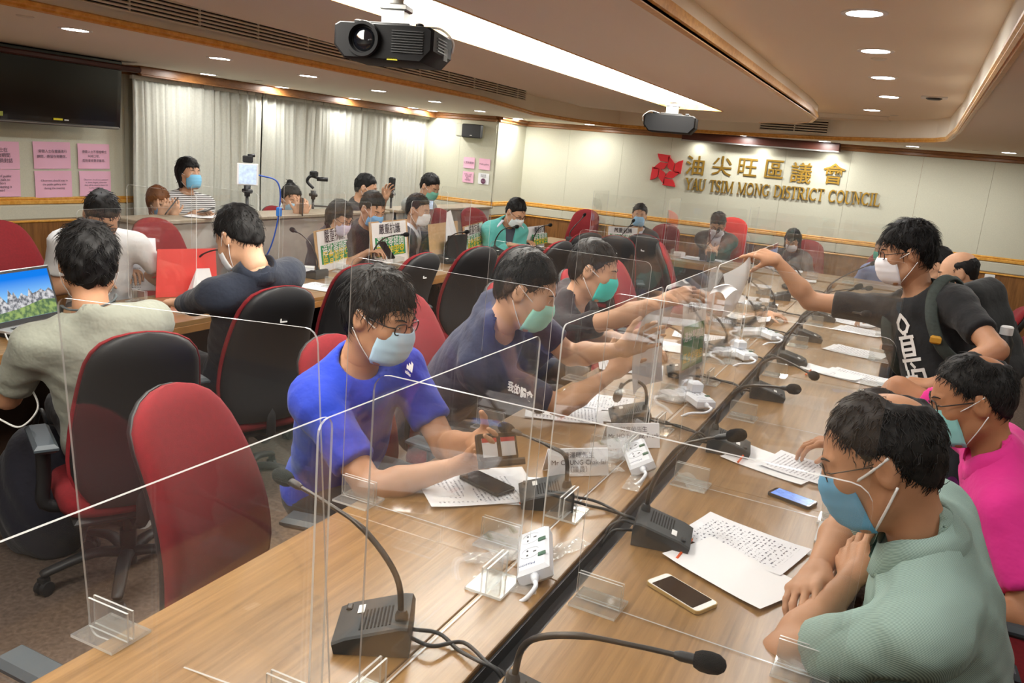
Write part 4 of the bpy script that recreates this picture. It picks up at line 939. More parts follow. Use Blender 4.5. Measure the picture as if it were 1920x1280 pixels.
def decal(info, me, origin, xdir, ydir, m, lift=.003, name='print', tgt='shirt', dirn=None):
    """wrap flat lettering (mesh in its xy plane) onto a garment"""
    tgt = info[tgt] if isinstance(tgt, str) else tgt; dm = tgt.data; bv = BVHTree.FromPolygons([v.co for v in dm.vertices], [p.vertices for p in dm.polygons])
    o = V(origin)-info['off']; x, y = V(xdir).normalized(), V(ydir).normalized(); n = x.cross(y).normalized()
    bm = bmesh.new(); bm.from_mesh(me)
    bmesh.ops.subdivide_edges(bm, edges=[e for e in bm.edges if e.calc_length() > .012], cuts=2, use_grid_fill=True); bmesh.ops.triangulate(bm, faces=bm.faces)
    for v in bm.verts:
        p = o+x*v.co.x+y*v.co.y; h, nn, i, d = bv.ray_cast(p+n*.25, -n, .6)
        v.co = (h+n*lift) if h is not None else p
    out = bpy.data.meshes.new(name); bm.to_mesh(out); bm.free(); out.materials.append(m)
    return place(name, out, info['root'])
# ================================================================ swivel chairs
M_red = mat('red_upholstery', srgb(118, 17, 25), .95, noise=(90, .12), bump=(600, .3, .002))
M_red2 = mat('bright_red_upholstery', srgb(206, 44, 38), .9, noise=(90, .1), bump=(600, .3, .002))
M_shell = mat('chair_shell', srgb(28, 28, 30), .55, bump=(700, .15, .001)); M_arm = mat('armrest', srgb(62, 70, 76), .5)
def back_outline(v, h=.60, wb=.225, wt=.165):
    """half width at height fraction v: broad hips narrowing to a rounded top"""
    w_ = wb+(wt-wb)*max(0, (v-.25)/.75)**1.3
    if v < .22: w_ *= (1-((.22-v)/.22)**2*.32)
    if v > .80: w_ *= max(0, 1-((v-.80)/.2)**3.2)**.5*.92+.08*(1-(v-.80)/.2)
    return w_
def back_mesh(front, h, mats):
    nu, nv = 12, 18
    def pt(u, v, side):
        vv = .5-.5*math.cos(PI*v); w_ = back_outline(vv, h); x = (u-.5)*2; xx = w_*math.sin(x*PI/2)
        cu = .045*math.sin(PI*min(1, vv*1.15))-.05*vv*vv           # lumbar curve, leaning back at the top
        rim = (1-abs(x)**3.0)*(1-(2*vv-1)**8)
        wrap = .035*(xx/.22)**2
        base = cu+wrap
        if front: y = base+(.012+.042*rim if side else .0)
        else: y = base-(.004 if side else .012+.030*rim)
        return (xx*(1.0 if front else .955), y, vv*h)
    m = MB(); n0 = 0
    m.grid(lambda u, v: pt(u, v, 1), nu, nv); m.grid(lambda u, v: pt(1-u, v, 0), nu, nv); k = (nu+1)*(nv+1)
    for j in range(nv):
        a = j*(nu+1); b = a+nu; m.f.append((a, a+nu+1, k+b+nu+1, k+b)); m.f.append((b, k+a, k+a+nu+1, b+nu+1)); m.mi += [0, 0]
    return m.mesh('back', mats, True)
def chair_parts(red):
    K = red.name
    def seat():
        m = MB(); nu, nv = 14, 8
        def P(u, v):
            a = 2*PI*u; e = .5; cx = abs(math.cos(a))**e*math.copysign(1, math.cos(a)); cy = abs(math.sin(a))**e*math.copysign(1, math.sin(a))
            pr = [(.80, -.035), (.98, -.03), (1.0, .0), (.97, .03), (.86, .045), (.5, .05), (.0, .048)]; f = v*(len(pr)-1); k = min(int(f), len(pr)-2); q = f-k
            rr = pr[k][0]+(pr[k+1][0]-pr[k][0])*q; z = pr[k][1]+(pr[k+1][1]-pr[k][1])*q; return (.245*rr*cx, .235*rr*cy, z+.012*(rr*cy)**2*(-1 if cy > 0 else 1))
        m.grid(P, 28, 12); return m.mesh('seat', red, True)
    d = {}
    d['seat'] = cached(('seat', K), seat)
    d['backrest'] = cached(('backrest', K), lambda: back_mesh(True, .65, red)); d['back_shell'] = cached('shell', lambda: back_mesh(False, .65, M_shell))
    d['seat_pan'] = cached('pan', lambda: MB().box((0, 0, 0), (.42, .40, .03), bev=.012).mesh('seat_pan', M_shell, 'auto'))
    d['armrest'] = cached('armpad', lambda: MB().box((0, 0, 0), (.075, .25, .032), bev=.012).mesh('armrest', M_arm, 'auto'))
    d['arm_support'] = cached('armsup', lambda: MB().tube(bez([(0, 0, .20), (0, .0, .08), (-.0, .0, -.02), (-.10, .0, -.045)], 4), .017, 8, flat=1.4).mesh('arm_support', M_shell, True))
    d['gas_column'] = cached('column', lambda: MB().lathe([(.03, -.18), (.03, -.04), (.018, -.04), (.018, .11)], n=14).mesh('gas_column', M_shell, 'auto'))
    d['base_leg'] = cached('bleg', lambda: MB().tube(bez([(0, .0, .0), (0, .12, .02), (0, .27, -.02), (0, .29, -.03)], 4), [.03, .028, .027, .026, .025, .024, .023, .022, .021, .02, .019, .018, .018], 8, flat=.7).mesh('base_leg', M_shell, True))
    d['caster'] = cached('caster', lambda: MB().lathe([(.012, -.024), (.027, -.022), (.028, -.006), (.014, -.004), (.014, .004), (.028, .006), (.027, .022), (.012, .024)], n=14, rot=Matrix.Rotation(R(90), 3, 'Y')).box((0, 0, .03), (.03, .03, .02)).mesh('caster', M_shell, 'auto'))
    d['back_bar'] = cached('bar', lambda: MB().tube([(0, -.05, -.06), (0, -.20, -.07), (0, -.255, -.02), (0, -.25, .2)], [.022, .024, .024, .02], 8, flat=.5).mesh('back_bar', M_shell, True))
    d['logo'] = cached('logo', lambda: MB().box((-.012, 0, 0), (.006, .003, .028)).box((.004, 0, -.011), (.028, .003, .006)).mesh('logo', M_white))
    return d
def chair(label, x, y, face, group, top=1.06, arms=True, red=None, recline=6, mark=False):
    """face: heading of the sitter (0 = +Y, 90 = -X)"""
    red = red or M_red; t = thing('office_chair', label, 'chair', (x, y, 0), R(face), group); d = chair_parts(red); dz = top-1.06
    zs = .41+dz*.5
    place('seat', d['seat'], t, (0, 0, zs)); place('seat_pan', d['seat_pan'], t, (0, -.01, zs-.045))
    bm = Matrix.Translation((0, -.235, zs+.03+dz*.5)) @ Matrix.Rotation(R(recline), 4, 'X')
    place('backrest', d['backrest'], t, bm); sh = place('back_shell', d['back_shell'], t, bm); place('back_bar', d['back_bar'], t, (0, 0, zs-.02))
    if mark: place('logo', d['logo'], t, bm @ Matrix.Translation((0, -.055, .50)))
    if arms:
        for s in (-1, 1):
            a = place('armrest', d['armrest'], t, (s*.275, -.02, zs+.215)); 
            place('arm_support', d['arm_support'], t, Matrix.Translation((s*.275, -.04, zs)) @ Matrix.Diagonal((s, 1, 1, 1)))
    place('gas_column', d['gas_column'], t, (0, 0, zs-.15))
    for k in range(5):
        a = 2*PI*k/5+.3; place('base_leg', d['base_leg'], t, Matrix.Translation((0, 0, .11)) @ Matrix.Rotation(a, 4, 'Z'))
        place('caster', d['caster'], t, Matrix.Translation((-math.sin(a)*.285, math.cos(a)*.285, .029)) @ Matrix.Rotation(a+.6, 4, 'Z'))
    return t
g = 'chairs along the left side of the central table'
chair('empty red office chair in the foreground at the near end of the central table', -1.30, 1.52, -78, g, 1.04)
chair('red office chair under the man in the blue T-shirt', -1.50, 2.32, -97, g, .99)
chair('red office chair under the man in the navy T-shirt', -1.56, 3.0, -80, g, 1.07)
chair('red office chair under the man in black reaching across the table', -1.52, 3.75, -90, g, 1.04)
chair('red office chair nearer of the two behind the outstretched arm', -1.52, 4.72, -90, g, 1.02)
chair('red office chair farther of the two behind the outstretched arm', -1.52, 5.55, -90, g, 1.02)
chair('dark red office chair behind the held paper at the far end of the central table', -1.55, 6.9, -75, g, 1.06)
p = at_z(85, 1238, .63); chair('chair at the bottom left corner with only an armrest in view', p.x+.02, p.y-.275, -90, g, 1.0)
g = 'chairs along the near side of the outer left table'
chair('black backed red chair under the man in the grey T-shirt', -2.46, 2.0, 62, g, 1.03, mark=False)
chair('black backed red chair with a white mark under the dark shirt man', -2.70, 2.86, 70, g, 1.05, mark=True)
for i, (px, py, fc, lb) in enumerate(((672, 494, 62, 'third from the left, turned to the left'), (770, 474, 84, 'fourth from left, clip on its back'), (882, 462, 70, 'fifth from the left, turned to the left'), (962, 459, 66, 'sixth from the left'), (1032, 452, 78, 'seventh from the left'), (1095, 436, 50, 'eighth from the left, seen edge on'))):
    p = at_z(px, py, 1.05); chair(f'empty black backed chair at the left table, {lb}', p.x-.22*math.sin(R(fc)), p.y+.22*math.cos(R(fc)), fc, g, 1.05, mark=(i == 1))
g = 'chairs in front of the head table'
p = at_z(1142, 441, 1.05); chair('black backed chair left of a pair facing the head table', p.x, p.y+.2, 20, g, 1.05, mark=True)
p = at_z(1207, 440, 1.05); chair('black backed chair right of a pair facing the head table', p.x, p.y+.2, 8, g, 1.05, mark=True)
g = 'chairs on the wall side of the outer left table'
for px, py, fc, lb in ((90, 437, -75, 'behind the man in the white T-shirt'), (345, 430, -95, 'behind the red board'), (505, 418, -80, 'between the dark shirt man and the first placard'), (568, 402, -88, 'behind the woman with glasses'), (866, 404, -100, 'left one behind the teal jacket'), (920, 402, -112, 'right one behind the teal jacket')):
    p = at_z(px, py, 1.02); chair(f'red chair on the wall side, {lb}', p.x, p.y, fc, g, 1.04, arms=False)
g = 'chairs behind the head table'
chair('empty dark red chair behind the head table, right of the teal jacket', -3.75, 9.66, 180, g, 1.06)
chair('dark chair under the man in the navy suit at the head table', -2.72, 9.75, 180, g, .99)
chair('bright red high chair of the man in the middle of the head table', -1.93, 9.78, 180, g, 1.16, red=M_red2)
chair('dark red chair of the woman with straight black hair', -1.02, 9.78, 184, g, 1.0)
chair('dark red chair of the person in the green mask', -.2, 9.6, 180, g, .98)
g = 'chairs along the right side of the central table'
chair('red chair under the man in the striped shirt at the right edge', .29, 1.88, 93, g, 1.0)
chair('red chair under the man in the pink polo at the right edge', .47, 2.66, 92, g, 1.03)
chair('red chair gripped by the standing man', .36, 3.1, 75, g, .98)
chair('red chair hidden beyond the standing man', .42, 5.4, 90, g, 1.0); chair('second red chair hidden beyond the standing man', .42, 6.3, 90, g, 1.0)
# ================================================================ clear acrylic screens
M_acr = clear_sheet('acrylic_face', (.99, .992, .99), .007, 1.0, .02); M_acre = clear_sheet('acrylic_edge', (.8, .8, .78), .55, 1.0, .1)
M_acrf = clear_sheet('acrylic_foot', (.96, .965, .96), .06, 1.0, .05)
def sheet_mesh(w_, h_, th=.004):
    """sheet standing in local xz, origin at the middle of its foot; faces clear, rim bright"""
    def fn():
        m = MB(); o = rrect(w_, h_, .022, 4); n = len(o)
        vs = [(x, -th/2, y+h_/2) for x, y in o]+[(x, th/2, y+h_/2) for x, y in o]
        m.add(vs, [tuple(range(n)), tuple(range(n, 2*n))[::-1]], 0); m.f += [(i, n+i, n+(i+1) % n, (i+1) % n) for i in range(n)]; m.mi += [1]*n
        return m.mesh('sheet', [M_acr, M_acre])
    return cached(('sheet', w_, h_), fn)
def foot_mesh():
    def fn():
        m = MB()
        for c, d in (((0, 0, .003), (.11, .09, .006)), ((0, -.006, .035), (.105, .004, .06)), ((0, .006, .035), (.105, .004, .06))):
            b = len(m.f); m.box(c, d); k = sorted(range(3), key=lambda i: d[i])[0]
            for q in range(6): m.mi[b+q] = 1 if q not in {0: (3, 5), 1: (2, 4), 2: (0, 1)}[k] else 0
        return m.mesh('foot', [M_acrf, M_acre])
    return cached('foot', fn)
def screen(label, x, y, ang, w_, h_, group, z=ZT, tilt=0, feet=(-.36, .36), tiltx=0):
    """ang 0: sheet runs along X"""
    mw = Matrix.Translation((x, y, z+.001)) @ Matrix.Rotation(R(ang), 4, 'Z')
    t = thing('acrylic_screen', label, 'acrylic screen', mw=mw, group=group)
    place('sheet', sheet_mesh(w_, h_), t, Matrix.Translation((0, 0, .002)) @ Matrix.Rotation(R(tilt), 4, 'X') @ Matrix.Rotation(R(tiltx), 4, 'Y'))
    for f in feet: place('foot', foot_mesh(), t, (f*w_, 0, 0))
    return t
og = ('first and nearest', 'second', 'third', 'fourth', 'fifth', 'sixth', 'seventh', 'eighth')
g = 'seat dividers on the left half of the central table'
for i, y in enumerate((.97, 1.74, 2.52, 3.36, 4.2, 5.05, 5.9)): screen(f'clear divider on the left central table half, {og[i]} from the camera', -1.01 if i == 0 else -1.0, y, 0 if i else 1, .575, .665, g, tilt=1 if i == 0 else 0, feet=(-.40, .36), tiltx=-4 if i == 0 else 0)
g = 'long screens along the middle of the central table'
for i, (y0, y1, dx) in enumerate(((.12, .945, 0), (.905, 1.69, .006), (1.84, 2.73, 0), (2.74, 3.55, .006), (3.6, 4.4, 0), (4.45, 5.25, .006))):
    screen(f'long clear screen beside the cable gap, {og[i]} from the camera', -.722+dx, (y0+y1)/2, 90, y1-y0, .565, g, feet=(-.30, .33))
g = 'seat dividers on the right half of the central table'
for i, y in enumerate((.78, 1.61, 2.45, 3.3, 4.15, 5.0, 5.85)): screen(f'clear divider on the right central table half, {og[i]} from the camera', -.262, y, -1.5 if i else 0, .55, .70, g, feet=(-.40, .40))
g = 'screens on the outer left table'
for i, (px, py) in enumerate(((20, 690), (345, 585), (430, 560), (575, 530), (648, 512), (745, 495), (820, 480))):
    p = at_z(px, py, ZT); screen(f'clear divider on the outer left table, {og[i]} from the left', -3.5, p.y, 0, .5, .62, g, feet=(-.34, .34))
for i, y in enumerate((2.9, 4.2, 5.6)): screen(f'long clear screen along the outer left table, {og[i]} from the left', -3.30, y, 90, .9, .55, g, feet=(-.34, .34))
g = 'screens on the head table'
for i, x in enumerate((-3.2, -2.35, -1.5)): screen(f'clear divider on the head table, {og[i]} from the left', x, 8.9, 90, .5, .62, g, feet=(-.34, .34))
for i, x in enumerate((-2.78, -1.93, -1.08, -.2)): screen(f'long clear screen along the front of the head table, {og[i]} from the left', x, 8.66, 0, .8, .6, g, feet=(-.34, .34))

# ================================================================ conference microphones
M_mic = mat('mic_body', srgb(42, 45, 46), .55, bump=(900, .15, .001)); M_neck = mat('gooseneck', srgb(58, 54, 50), .4, .4); M_foam = mat('foam', srgb(14, 14, 15), 1.0, bump=(700, 1.0, .004)); M_cable = mat('cable', srgb(30, 30, 31), .5)
def mic_body():
    # wedge: low at the speaker's side (front -y), high at the back
    m = MB(); pr = [(-.08, .0), (-.085, .022), (-.06, .034), (.045, .062), (.06, .062), (.066, .05), (.066, 0)]; n = len(pr)
    xs = (-.068, -.064, .064, .068); vs = []
    for k, x in enumerate(xs):
        s_ = .0 if k in (1, 2) else .004
        vs += [(x, y*(1-s_*3), max(0, z-s_)) for y, z in pr]
    fs = [(k*n+i, k*n+(i+1) % n, (k+1)*n+(i+1) % n, (k+1)*n+i) for k in range(3) for i in range(n)]
    m.add(vs, [f[::-1] for f in fs]+[tuple(range(n)), tuple(range(3*n, 4*n))[::-1]])
    return m.mesh('base', M_mic, 'auto')
def microphone(label, x, y, ang, neck, group, z=ZT, cable=None, mount=(.03, .045), tip=None):
    """ang: heading from mic to speaker; neck: points in the mic's own frame (front is -y)"""
    t = thing('microphone', label, 'microphone', (x, y, z+.001), R(ang), group)
    b = place('base', cached('micbody', mic_body), t)
    place('label_sticker', cached('micst', lambda: MB().box((0, 0, 0), (.03, .014, .001)).mesh('label_sticker', M_white)), t, Matrix.Translation((-.03, -.04, .0405)) @ Matrix.Rotation(R(15), 4, 'X'))
    place('speaker_grille', cached('micgr', lambda: (lambda m: [m.box((0, -.035+.0075*i, 0), (.07, .0035, .003)) for i in range(9)] and m)(MB()).mesh('speaker_grille', M_dark)), t, Matrix.Translation((.012, .0, .0495)) @ Matrix.Rotation(R(15), 4, 'X'))
    place('button', cached('micbt', lambda: MB().box((0, 0, 0), (.02, .012, .006), bev=.002).mesh('button', M_black)), t, (-.045, -.066, .034))
    if tip is not None:
        T_l = t.matrix_basis.inverted() @ V(tip); m0 = V((mount[0], mount[1], .055)); d_ = T_l-m0
        neck = [m0+V((d_.x*.06, d_.y*.06, .09)), m0+V((d_.x*.34, d_.y*.34, .09+(d_.z-.09)*.62)), m0+V((d_.x*.68, d_.y*.68, .09+(d_.z-.09)*.86)), T_l]
    P = [V((mount[0], mount[1], .055))]+[V(p) for p in neck]; path = bez(P, 6)
    MB().lathe([(.013, -.006), (.013, .014), (.009, .024)], n=12).build('socket', M_mic, t, 'auto', (mount[0], mount[1], .056))
    MB().tube(path, [.0062 if i < len(path)*.55 else .0045 for i in range(len(path))], 8).build('gooseneck', M_neck, t, True)
    d = (path[-1]-path[-2]).normalized(); q = d.to_track_quat('Z', 'Y').to_matrix(); e = path[-1]
    h = MB().lathe([(.006, -.03), (.0085, -.02), (.0085, .006)], n=12, rot=q).build('capsule', M_black, t, 'auto', e)
    MB().lathe([(.003, .0), (.012, .002), (.0165, .012), (.0175, .026), (.0155, .040), (.009, .049), (.002, .0515)], n=16, rot=q).build('windscreen', M_foam, t, True, e)
    if cable:
        for k, c in enumerate(cable): MB().tube(bez([V(p) for p in c], 6), .0042, 7).build('cable', M_cable, t, True)
    return t
def cab_left(seed):
    r_ = random.Random(seed); s = lambda a: r_.uniform(-a, a)
    return [[(.03, .066, .02), (.05, .11, .018), (.03+s(.02), .17, .007), (.06+s(.03), .22, .007), (.10, .25, .0), (.12, .262, -.03)], [(.0, .066, .02), (.0, .12, .014), (.03+s(.02), .16, .007), (.08, .20, .012), (.10, .235, .007), (.11, .262, -.03)]]
gl_, gr_ = 'microphones on the left half of the central table', 'microphones on the right half of the central table'
bx = lambda *p: [V(q) for q in p]
microphone('gooseneck microphone nearest the camera, in front of the empty chair', -.815, 1.245, -62, bx((.03, .035, .14), (.01, -.06, .24), (-.02, -.20, .315), (-.04, -.30, .36)), gl_, cable=cab_left(1), tip=at_x(546, 903, -1.07))
microphone('gooseneck microphone beside a name plate, before the blue T-shirt man', -.80, 2.06, -62, bx((.02, .03, .13), (.0, -.04, .24), (-.01, -.13, .33), (-.01, -.20, .38)), gl_, cable=cab_left(2), tip=at_x(962, 808, -.94))
microphone('gooseneck microphone bent low in front of the navy T-shirt man', -.84, 2.95, -66, bx((.03, .045, .10), (.028, .03, .15), (.01, -.015, .165), (-.01, -.05, .13), (-.012, -.055, .115)), gl_, cable=cab_left(3))
ylist = (3.80, 4.45, 5.35, 6.1, 6.85, 7.6)
for i, y in enumerate(ylist):
    microphone(f'small microphone on the left table half, {og[i]} beyond the navy T-shirt man', -.85, y, -72+8*(i % 2), bx((.03, .04, .12), (.01, -.03, .2), (-.03, -.14, .235), (-.06, -.26, .24+.02*(i % 3))), gl_, cable=cab_left(10+i))
def cab_right(seed):
    r_ = random.Random(seed); s = lambda a: r_.uniform(-a, a)
    return [[(.02, .066, .02), (.02, .10, .03+s(.01)), (.0, .13, .01), (-.01, .145, -.03)], [(-.02, .066, .02), (-.04, .09, .025), (-.05+s(.02), .12, .012), (-.05, .145, -.03)]]
microphone('gooseneck microphone lying low at the bottom edge of the picture, right half', -.44, 1.16, 100, bx((.03, .06, .12), (.0, .03, .175), (-.05, -.14, .205), (-.10, -.30, .215)), gr_, cable=cab_right(0), tip=at_x(1300, 1235, -.19))
ylr = (2.02, 2.87, 3.71, 4.51, 5.27, 6.14, 7.01)
lbr = ('with the orange pencil beside it, in front of the striped shirt man', 'in front of the pink polo man, neck bent to the right', 'third on the right half of the table', 'fourth on the right half of the table', 'fifth on the right half of the table', 'sixth on the right half of the table', 'seventh on the right half of the table')
for i, y in enumerate(ylr):
    nk = bx((.03, .06, .12), (.02, .01, .19), (.03, -.10, .27), (.03, -.22, .345)) if i % 2 == 0 else bx((.03, .06, .12), (.0, .0, .19), (-.02, -.12, .235), (-.03, -.24, .26))
    tp = (at_x(1363, 818, -.325), at_x(1478, 728, -.265), at_x(1522, 702, -.235), at_x(1620, 588, -.12), None, None, None)[i]
    microphone(f'gooseneck microphone {lbr[i]}', -.46, y, 100, nk, gr_, cable=cab_right(i+1), tip=tp)
g = 'microphones on the outer left table'
for i, (px, py, a, k) in enumerate(((365, 550, 100, 'in front of the red board'), (590, 520, -90, 'left of the first placard'), (705, 503, 100, 'between the first two placards'), (835, 492, 80, 'in front of the torn placard'), (930, 476, 80, 'in front of the leaning placard'), (1000, 470, 70, 'in front of the teal jacket'))):
    p = at_z(px, py, ZT); microphone(f'small gooseneck microphone on the outer left table, {k}', p.x if p.x < -3.22 else -3.3, p.y, a, bx((.03, .04, .13), (.01, -.03, .22), (-.03, -.14, .27), (-.06, -.24, .29)), g)
g = 'microphones on the head table'
for x, k in ((-2.9, 'in front of the navy suit man'), (-1.93, 'of the man in the middle'), (-1.15, 'in front of the woman with straight black hair'), (-3.5, 'at its left end')): microphone(f'small gooseneck microphone on the head table, {k}', x, 8.95, 180, bx((.03, .04, .12), (.0, -.03, .2), (-.02, -.12, .26), (-.03, -.17, .3)), g)

# ================================================================ white power strips
M_ps = mat('power_strip', srgb(226, 230, 238), .35); M_sock = mat('socket_hole', srgb(40, 42, 46), .6); M_green = mat('green_switch', srgb(60, 100, 80), .4)
def power_strip(label, x, y, ang, cord, plug=False, z=ZT, tilt=0):
    mw = Matrix.Translation((x, y, z+.005)) @ Matrix.Rotation(R(ang), 4, 'Z') @ Matrix.Rotation(R(tilt), 4, 'X')
    t = thing('power_strip', label, 'power strip', mw=mw, group='power strips along the central table')
    place('body', cached('psb', lambda: MB().box((0, 0, .025), (.205, .082, .042), bev=.009).mesh('body', M_ps, 'auto')), t)
    for k, sx in enumerate((-.055, .02)):
        place('socket', cached('pss', lambda: MB().lathe([(.027, .046), (.027, .0475), (.023, .0475), (.023, .0462)], n=24, cap=False).mesh('socket', M_ps, 'auto')), t, (sx, -.004, 0))
        for a, b, c, d in ((0, .011, .004, .008), (-.011, -.008, .007, .004), (.011, -.008, .007, .004)): place('socket_slot', cached(('slot', c, d), lambda: MB().box((0, 0, .0463), (c, d, .001)).mesh('socket_slot', M_sock)), t, (sx+a, -.004+b, 0))
        place('switch', cached('pssw', lambda: MB().box((0, 0, .048), (.014, .020, .005), bev=.002).mesh('switch', M_green)), t, (sx+.028, .026, 0))
    MB().tube(bez([V(p) for p in cord], 8), .0055, 8).build('cord', M_ps, t, True); MB().tube([(.1, 0, .025), (.128, 0, .025)], [.012, .007], 8).build('strain_relief', M_ps, t, True)
    txt('brand_mark', 'Mason', mat('blue_print', srgb(70, 90, 130), .6), t, Matrix.Translation((.075, -.012, .0466)) @ Matrix.Rotation(R(-90), 4, 'Z'), size=.016)
    if plug:
        pl = MB().box((-.02, 0, .068), (.05, .05, .045), bev=.008).build('adapter_plug', M_ps, t, 'auto'); MB().tube(bez([(-.045, 0, .08), (-.09, .01, .085), (-.13, .0, .05), (-.14, -.01, .004)], 6), .005, 8).build('adapter_cord', M_ps, pl, True)
    return t
cordA = [(.12, 0, .025), (.15, .0, .024), (.165, -.035, .012), (.16, -.10, .006), (.15, -.16, -.03)]
power_strip('white two socket power strip nearest the camera, propped on its edge', -.665, 1.70, -66, cordA, tilt=28)
power_strip('white two socket power strip second from the camera, propped on its edge', -.665, 2.52, -64, cordA, tilt=28)
power_strip('white power strip with an adapter plugged in, third from the camera', -.69, 3.36, -52, cordA, True)
power_strip('white power strip with a red lit switch, fourth from the camera', -.70, 4.40, -50, cordA, True)
power_strip('white power strip fifth from the camera', -.67, 5.08, -48, cordA)

# ================================================================ papers, pencils, plates, phones
def printed(name, lines, cols, dens=.5):
    """white paper with rows of grey print"""
    m = bpy.data.materials.new(name); m.use_nodes = True; nt = m.node_tree; b = nt.nodes['Principled BSDF']; b.inputs['Roughness'].default_value = .75
    tc = nt.nodes.new('ShaderNodeTexCoord'); sp = nt.nodes.new('ShaderNodeSeparateXYZ'); nt.links.new(tc.outputs['Object'], sp.inputs[0])
    def math_(op, a, b_=None, c=None):
        n = nt.nodes.new('ShaderNodeMath'); n.operation = op
        for i, v in enumerate((a, b_, c)):
            if v is None: continue
            if isinstance(v, (int, float)): n.inputs[i].default_value = v
            else: nt.links.new(v, n.inputs[i])
        return n.outputs[0]
    ln = math_('LESS_THAN', math_('FRACT', math_('MULTIPLY', sp.outputs['Y'], lines)), .42)
    nz = nt.nodes.new('ShaderNodeTexNoise'); nz.inputs['Scale'].default_value = 1.0; mp = nt.nodes.new('ShaderNodeMapping'); mp.inputs['Scale'].default_value = (cols, lines*1.0, 1); nt.links.new(tc.outputs['Object'], mp.inputs[0]); nt.links.new(mp.outputs[0], nz.inputs['Vector'])
    wd = math_('GREATER_THAN', nz.outputs[0], dens)
    inx = math_('LESS_THAN', math_('ABSOLUTE', sp.outputs['X']), .082); iny = math_('LESS_THAN', math_('ABSOLUTE', sp.outputs['Y']), .125)
    al = math_('MULTIPLY', math_('MULTIPLY', ln, wd), math_('MULTIPLY', inx, iny)); mx = nt.nodes.new('ShaderNodeMix'); mx.data_type = 'RGBA'
    mx.inputs[6].default_value = srgb(232, 234, 240); mx.inputs[7].default_value = srgb(110, 112, 124); nt.links.new(al, mx.inputs[0]); nt.links.new(mx.outputs[2], b.inputs['Base Color']); return m
M_doc = printed('printed_page', 75, 260, .5); M_list = printed('list_page', 85, 120, .54)
def paper(label, x, y, ang, m=None, group=None, w_=.21, h_=.297, z=ZT, lift=0.0, curl=.004, n=1, shift=0):
    t = thing('paper', label, 'paper', (x, y, z+.0012+lift), R(ang), group)
    for k in range(n):
        MB().grid(lambda u, v: ((u-.5)*w_, (v-.5)*h_, curl*((2*u-1)**2*.6+(2*v-1)**4)), 5, 6).build('sheet', (m or M_wpaper) if k == n-1 else M_wpaper, t, True, Matrix.Translation((shift*k, -shift*.7*k, .0012*k)) @ Matrix.Rotation(R(2.5*k), 4, 'Z'))
    return t
def P(px, py): return at_z(px, py, ZT)
g = 'papers on the central table'
def paper_px(label, px, py, ang, m=None, **k): p = P(px, py); return paper(label, p.x, p.y, ang, m, g, **k)
paper_px('printed list lying in front of the striped shirt man', 1392, 1020, 76, M_list, lift=.002)
paper_px('blank white sheet half over the printed list, by the striped shirt man', 1375, 1075, 64, None, lift=.004, w_=.2)
paper_px('printed letter in front of the pink polo man', 1520, 885, 76, M_doc, lift=.003)
paper_px('plain sheet under the orange pencil in front of the pink polo man', 1450, 872, 72, None)
paper_px('list sheet third along the right half of the table', 1600, 708, 74, M_doc, n=2, shift=.03); paper_px('folded sheet beside the third right list', 1558, 700, 74, None, lift=.003, w_=.15)
paper_px('list sheets fourth along the right half of the table', 1600, 661, 76, M_doc, n=2, shift=.03); paper_px('sheet fifth along the right half of the table', 1610, 622, 78, M_doc, n=2, shift=.04); paper_px('sheet under the folded hands on the right half of the table', 1600, 606, 70, M_list); paper_px('sheet sixth along the right half of the table', 1560, 583, 80, M_doc); paper_px('sheet farthest along the right half of the table', 1590, 560, 80, M_doc)
paper_px('printed sheets under the phone of the blue T-shirt man', 905, 905, -50, M_doc, n=3, shift=.03); paper_px('blank sheet beside the phone of the blue T-shirt man', 965, 920, -62, None)
paper_px('two printed sheets in front of the navy T-shirt man', 1075, 770, -70, M_doc, n=2, shift=.05); paper_px('printed sheet partly under the navy T-shirt arm', 1118, 755, -75, M_list, lift=.004)
paper_px('book of bound papers under the hands of the navy T-shirt man', 1185, 690, -75, M_doc, n=4, shift=.006)
paper_px('white sheet beyond the placard sheet put in for a reflection', 1290, 655, -80, None, n=2, shift=.03); paper_px('sheet in front of the reaching man', 1310, 632, -80, M_doc); paper_px('curled sheet on the far left half of the table', 1400, 600, -85, None, curl=.02); paper_px('sheet next to the curled one on the far left half', 1350, 600, -80, M_doc); paper_px('sheet at the far end of the left half', 1420, 570, -85, M_doc); paper_px('last sheet at the far end of the left half', 1500, 525, -85, None)
g = 'papers on the outer tables'
for px, py, a, m_, lb in ((605, 540, 95, 'gp', 'green printed leaflet lying by the first placard'), (380, 575, 80, M_doc, 'sheet under the hand of the dark shirt man'), (560, 510, 60, M_wpaper, 'white sheet left of the first placard'), (925, 470, 80, M_wpaper, 'white sheets in front of the teal jacket'), (960, 464, 70, M_doc, 'printed sheets by the elbow of the teal jacket'), (1060, 462, 10, M_wpaper, 'white sheets right of the leaning placard'), (640, 500, 80, M_doc, 'sheets between the first and second placard')):
    p = P(px, py); paper(lb, min(p.x, -3.3) if px < 900 else p.x, p.y, a, (M_doc if m_ == 'gp' else m_), g, n=2, shift=.02)
for px, py, a, m_, lb in ((1328, 476, 10, M_wpaper, 'white sheet left of the hand of the middle man'), (1300, 486, -4, 'gl', 'long green printed leaflet in front of the middle man'), (1378, 482, 0, M_doc, 'white sheet under the hand of the middle man'), (1455, 497, 0, M_wpaper, 'white sheets in front of the straight haired woman'), (1490, 505, 5, M_doc, 'printed sheets right of the straight haired woman')):
    p = P(px, py); paper(lb, p.x, min(max(p.y, 8.72), 9.05), a, (M_doc if m_ == 'gl' else m_), g, w_=.3 if m_ == 'gl' else .21, h_=.2)
M_orange = mat('orange_pencil', srgb(232, 92, 34), .4)
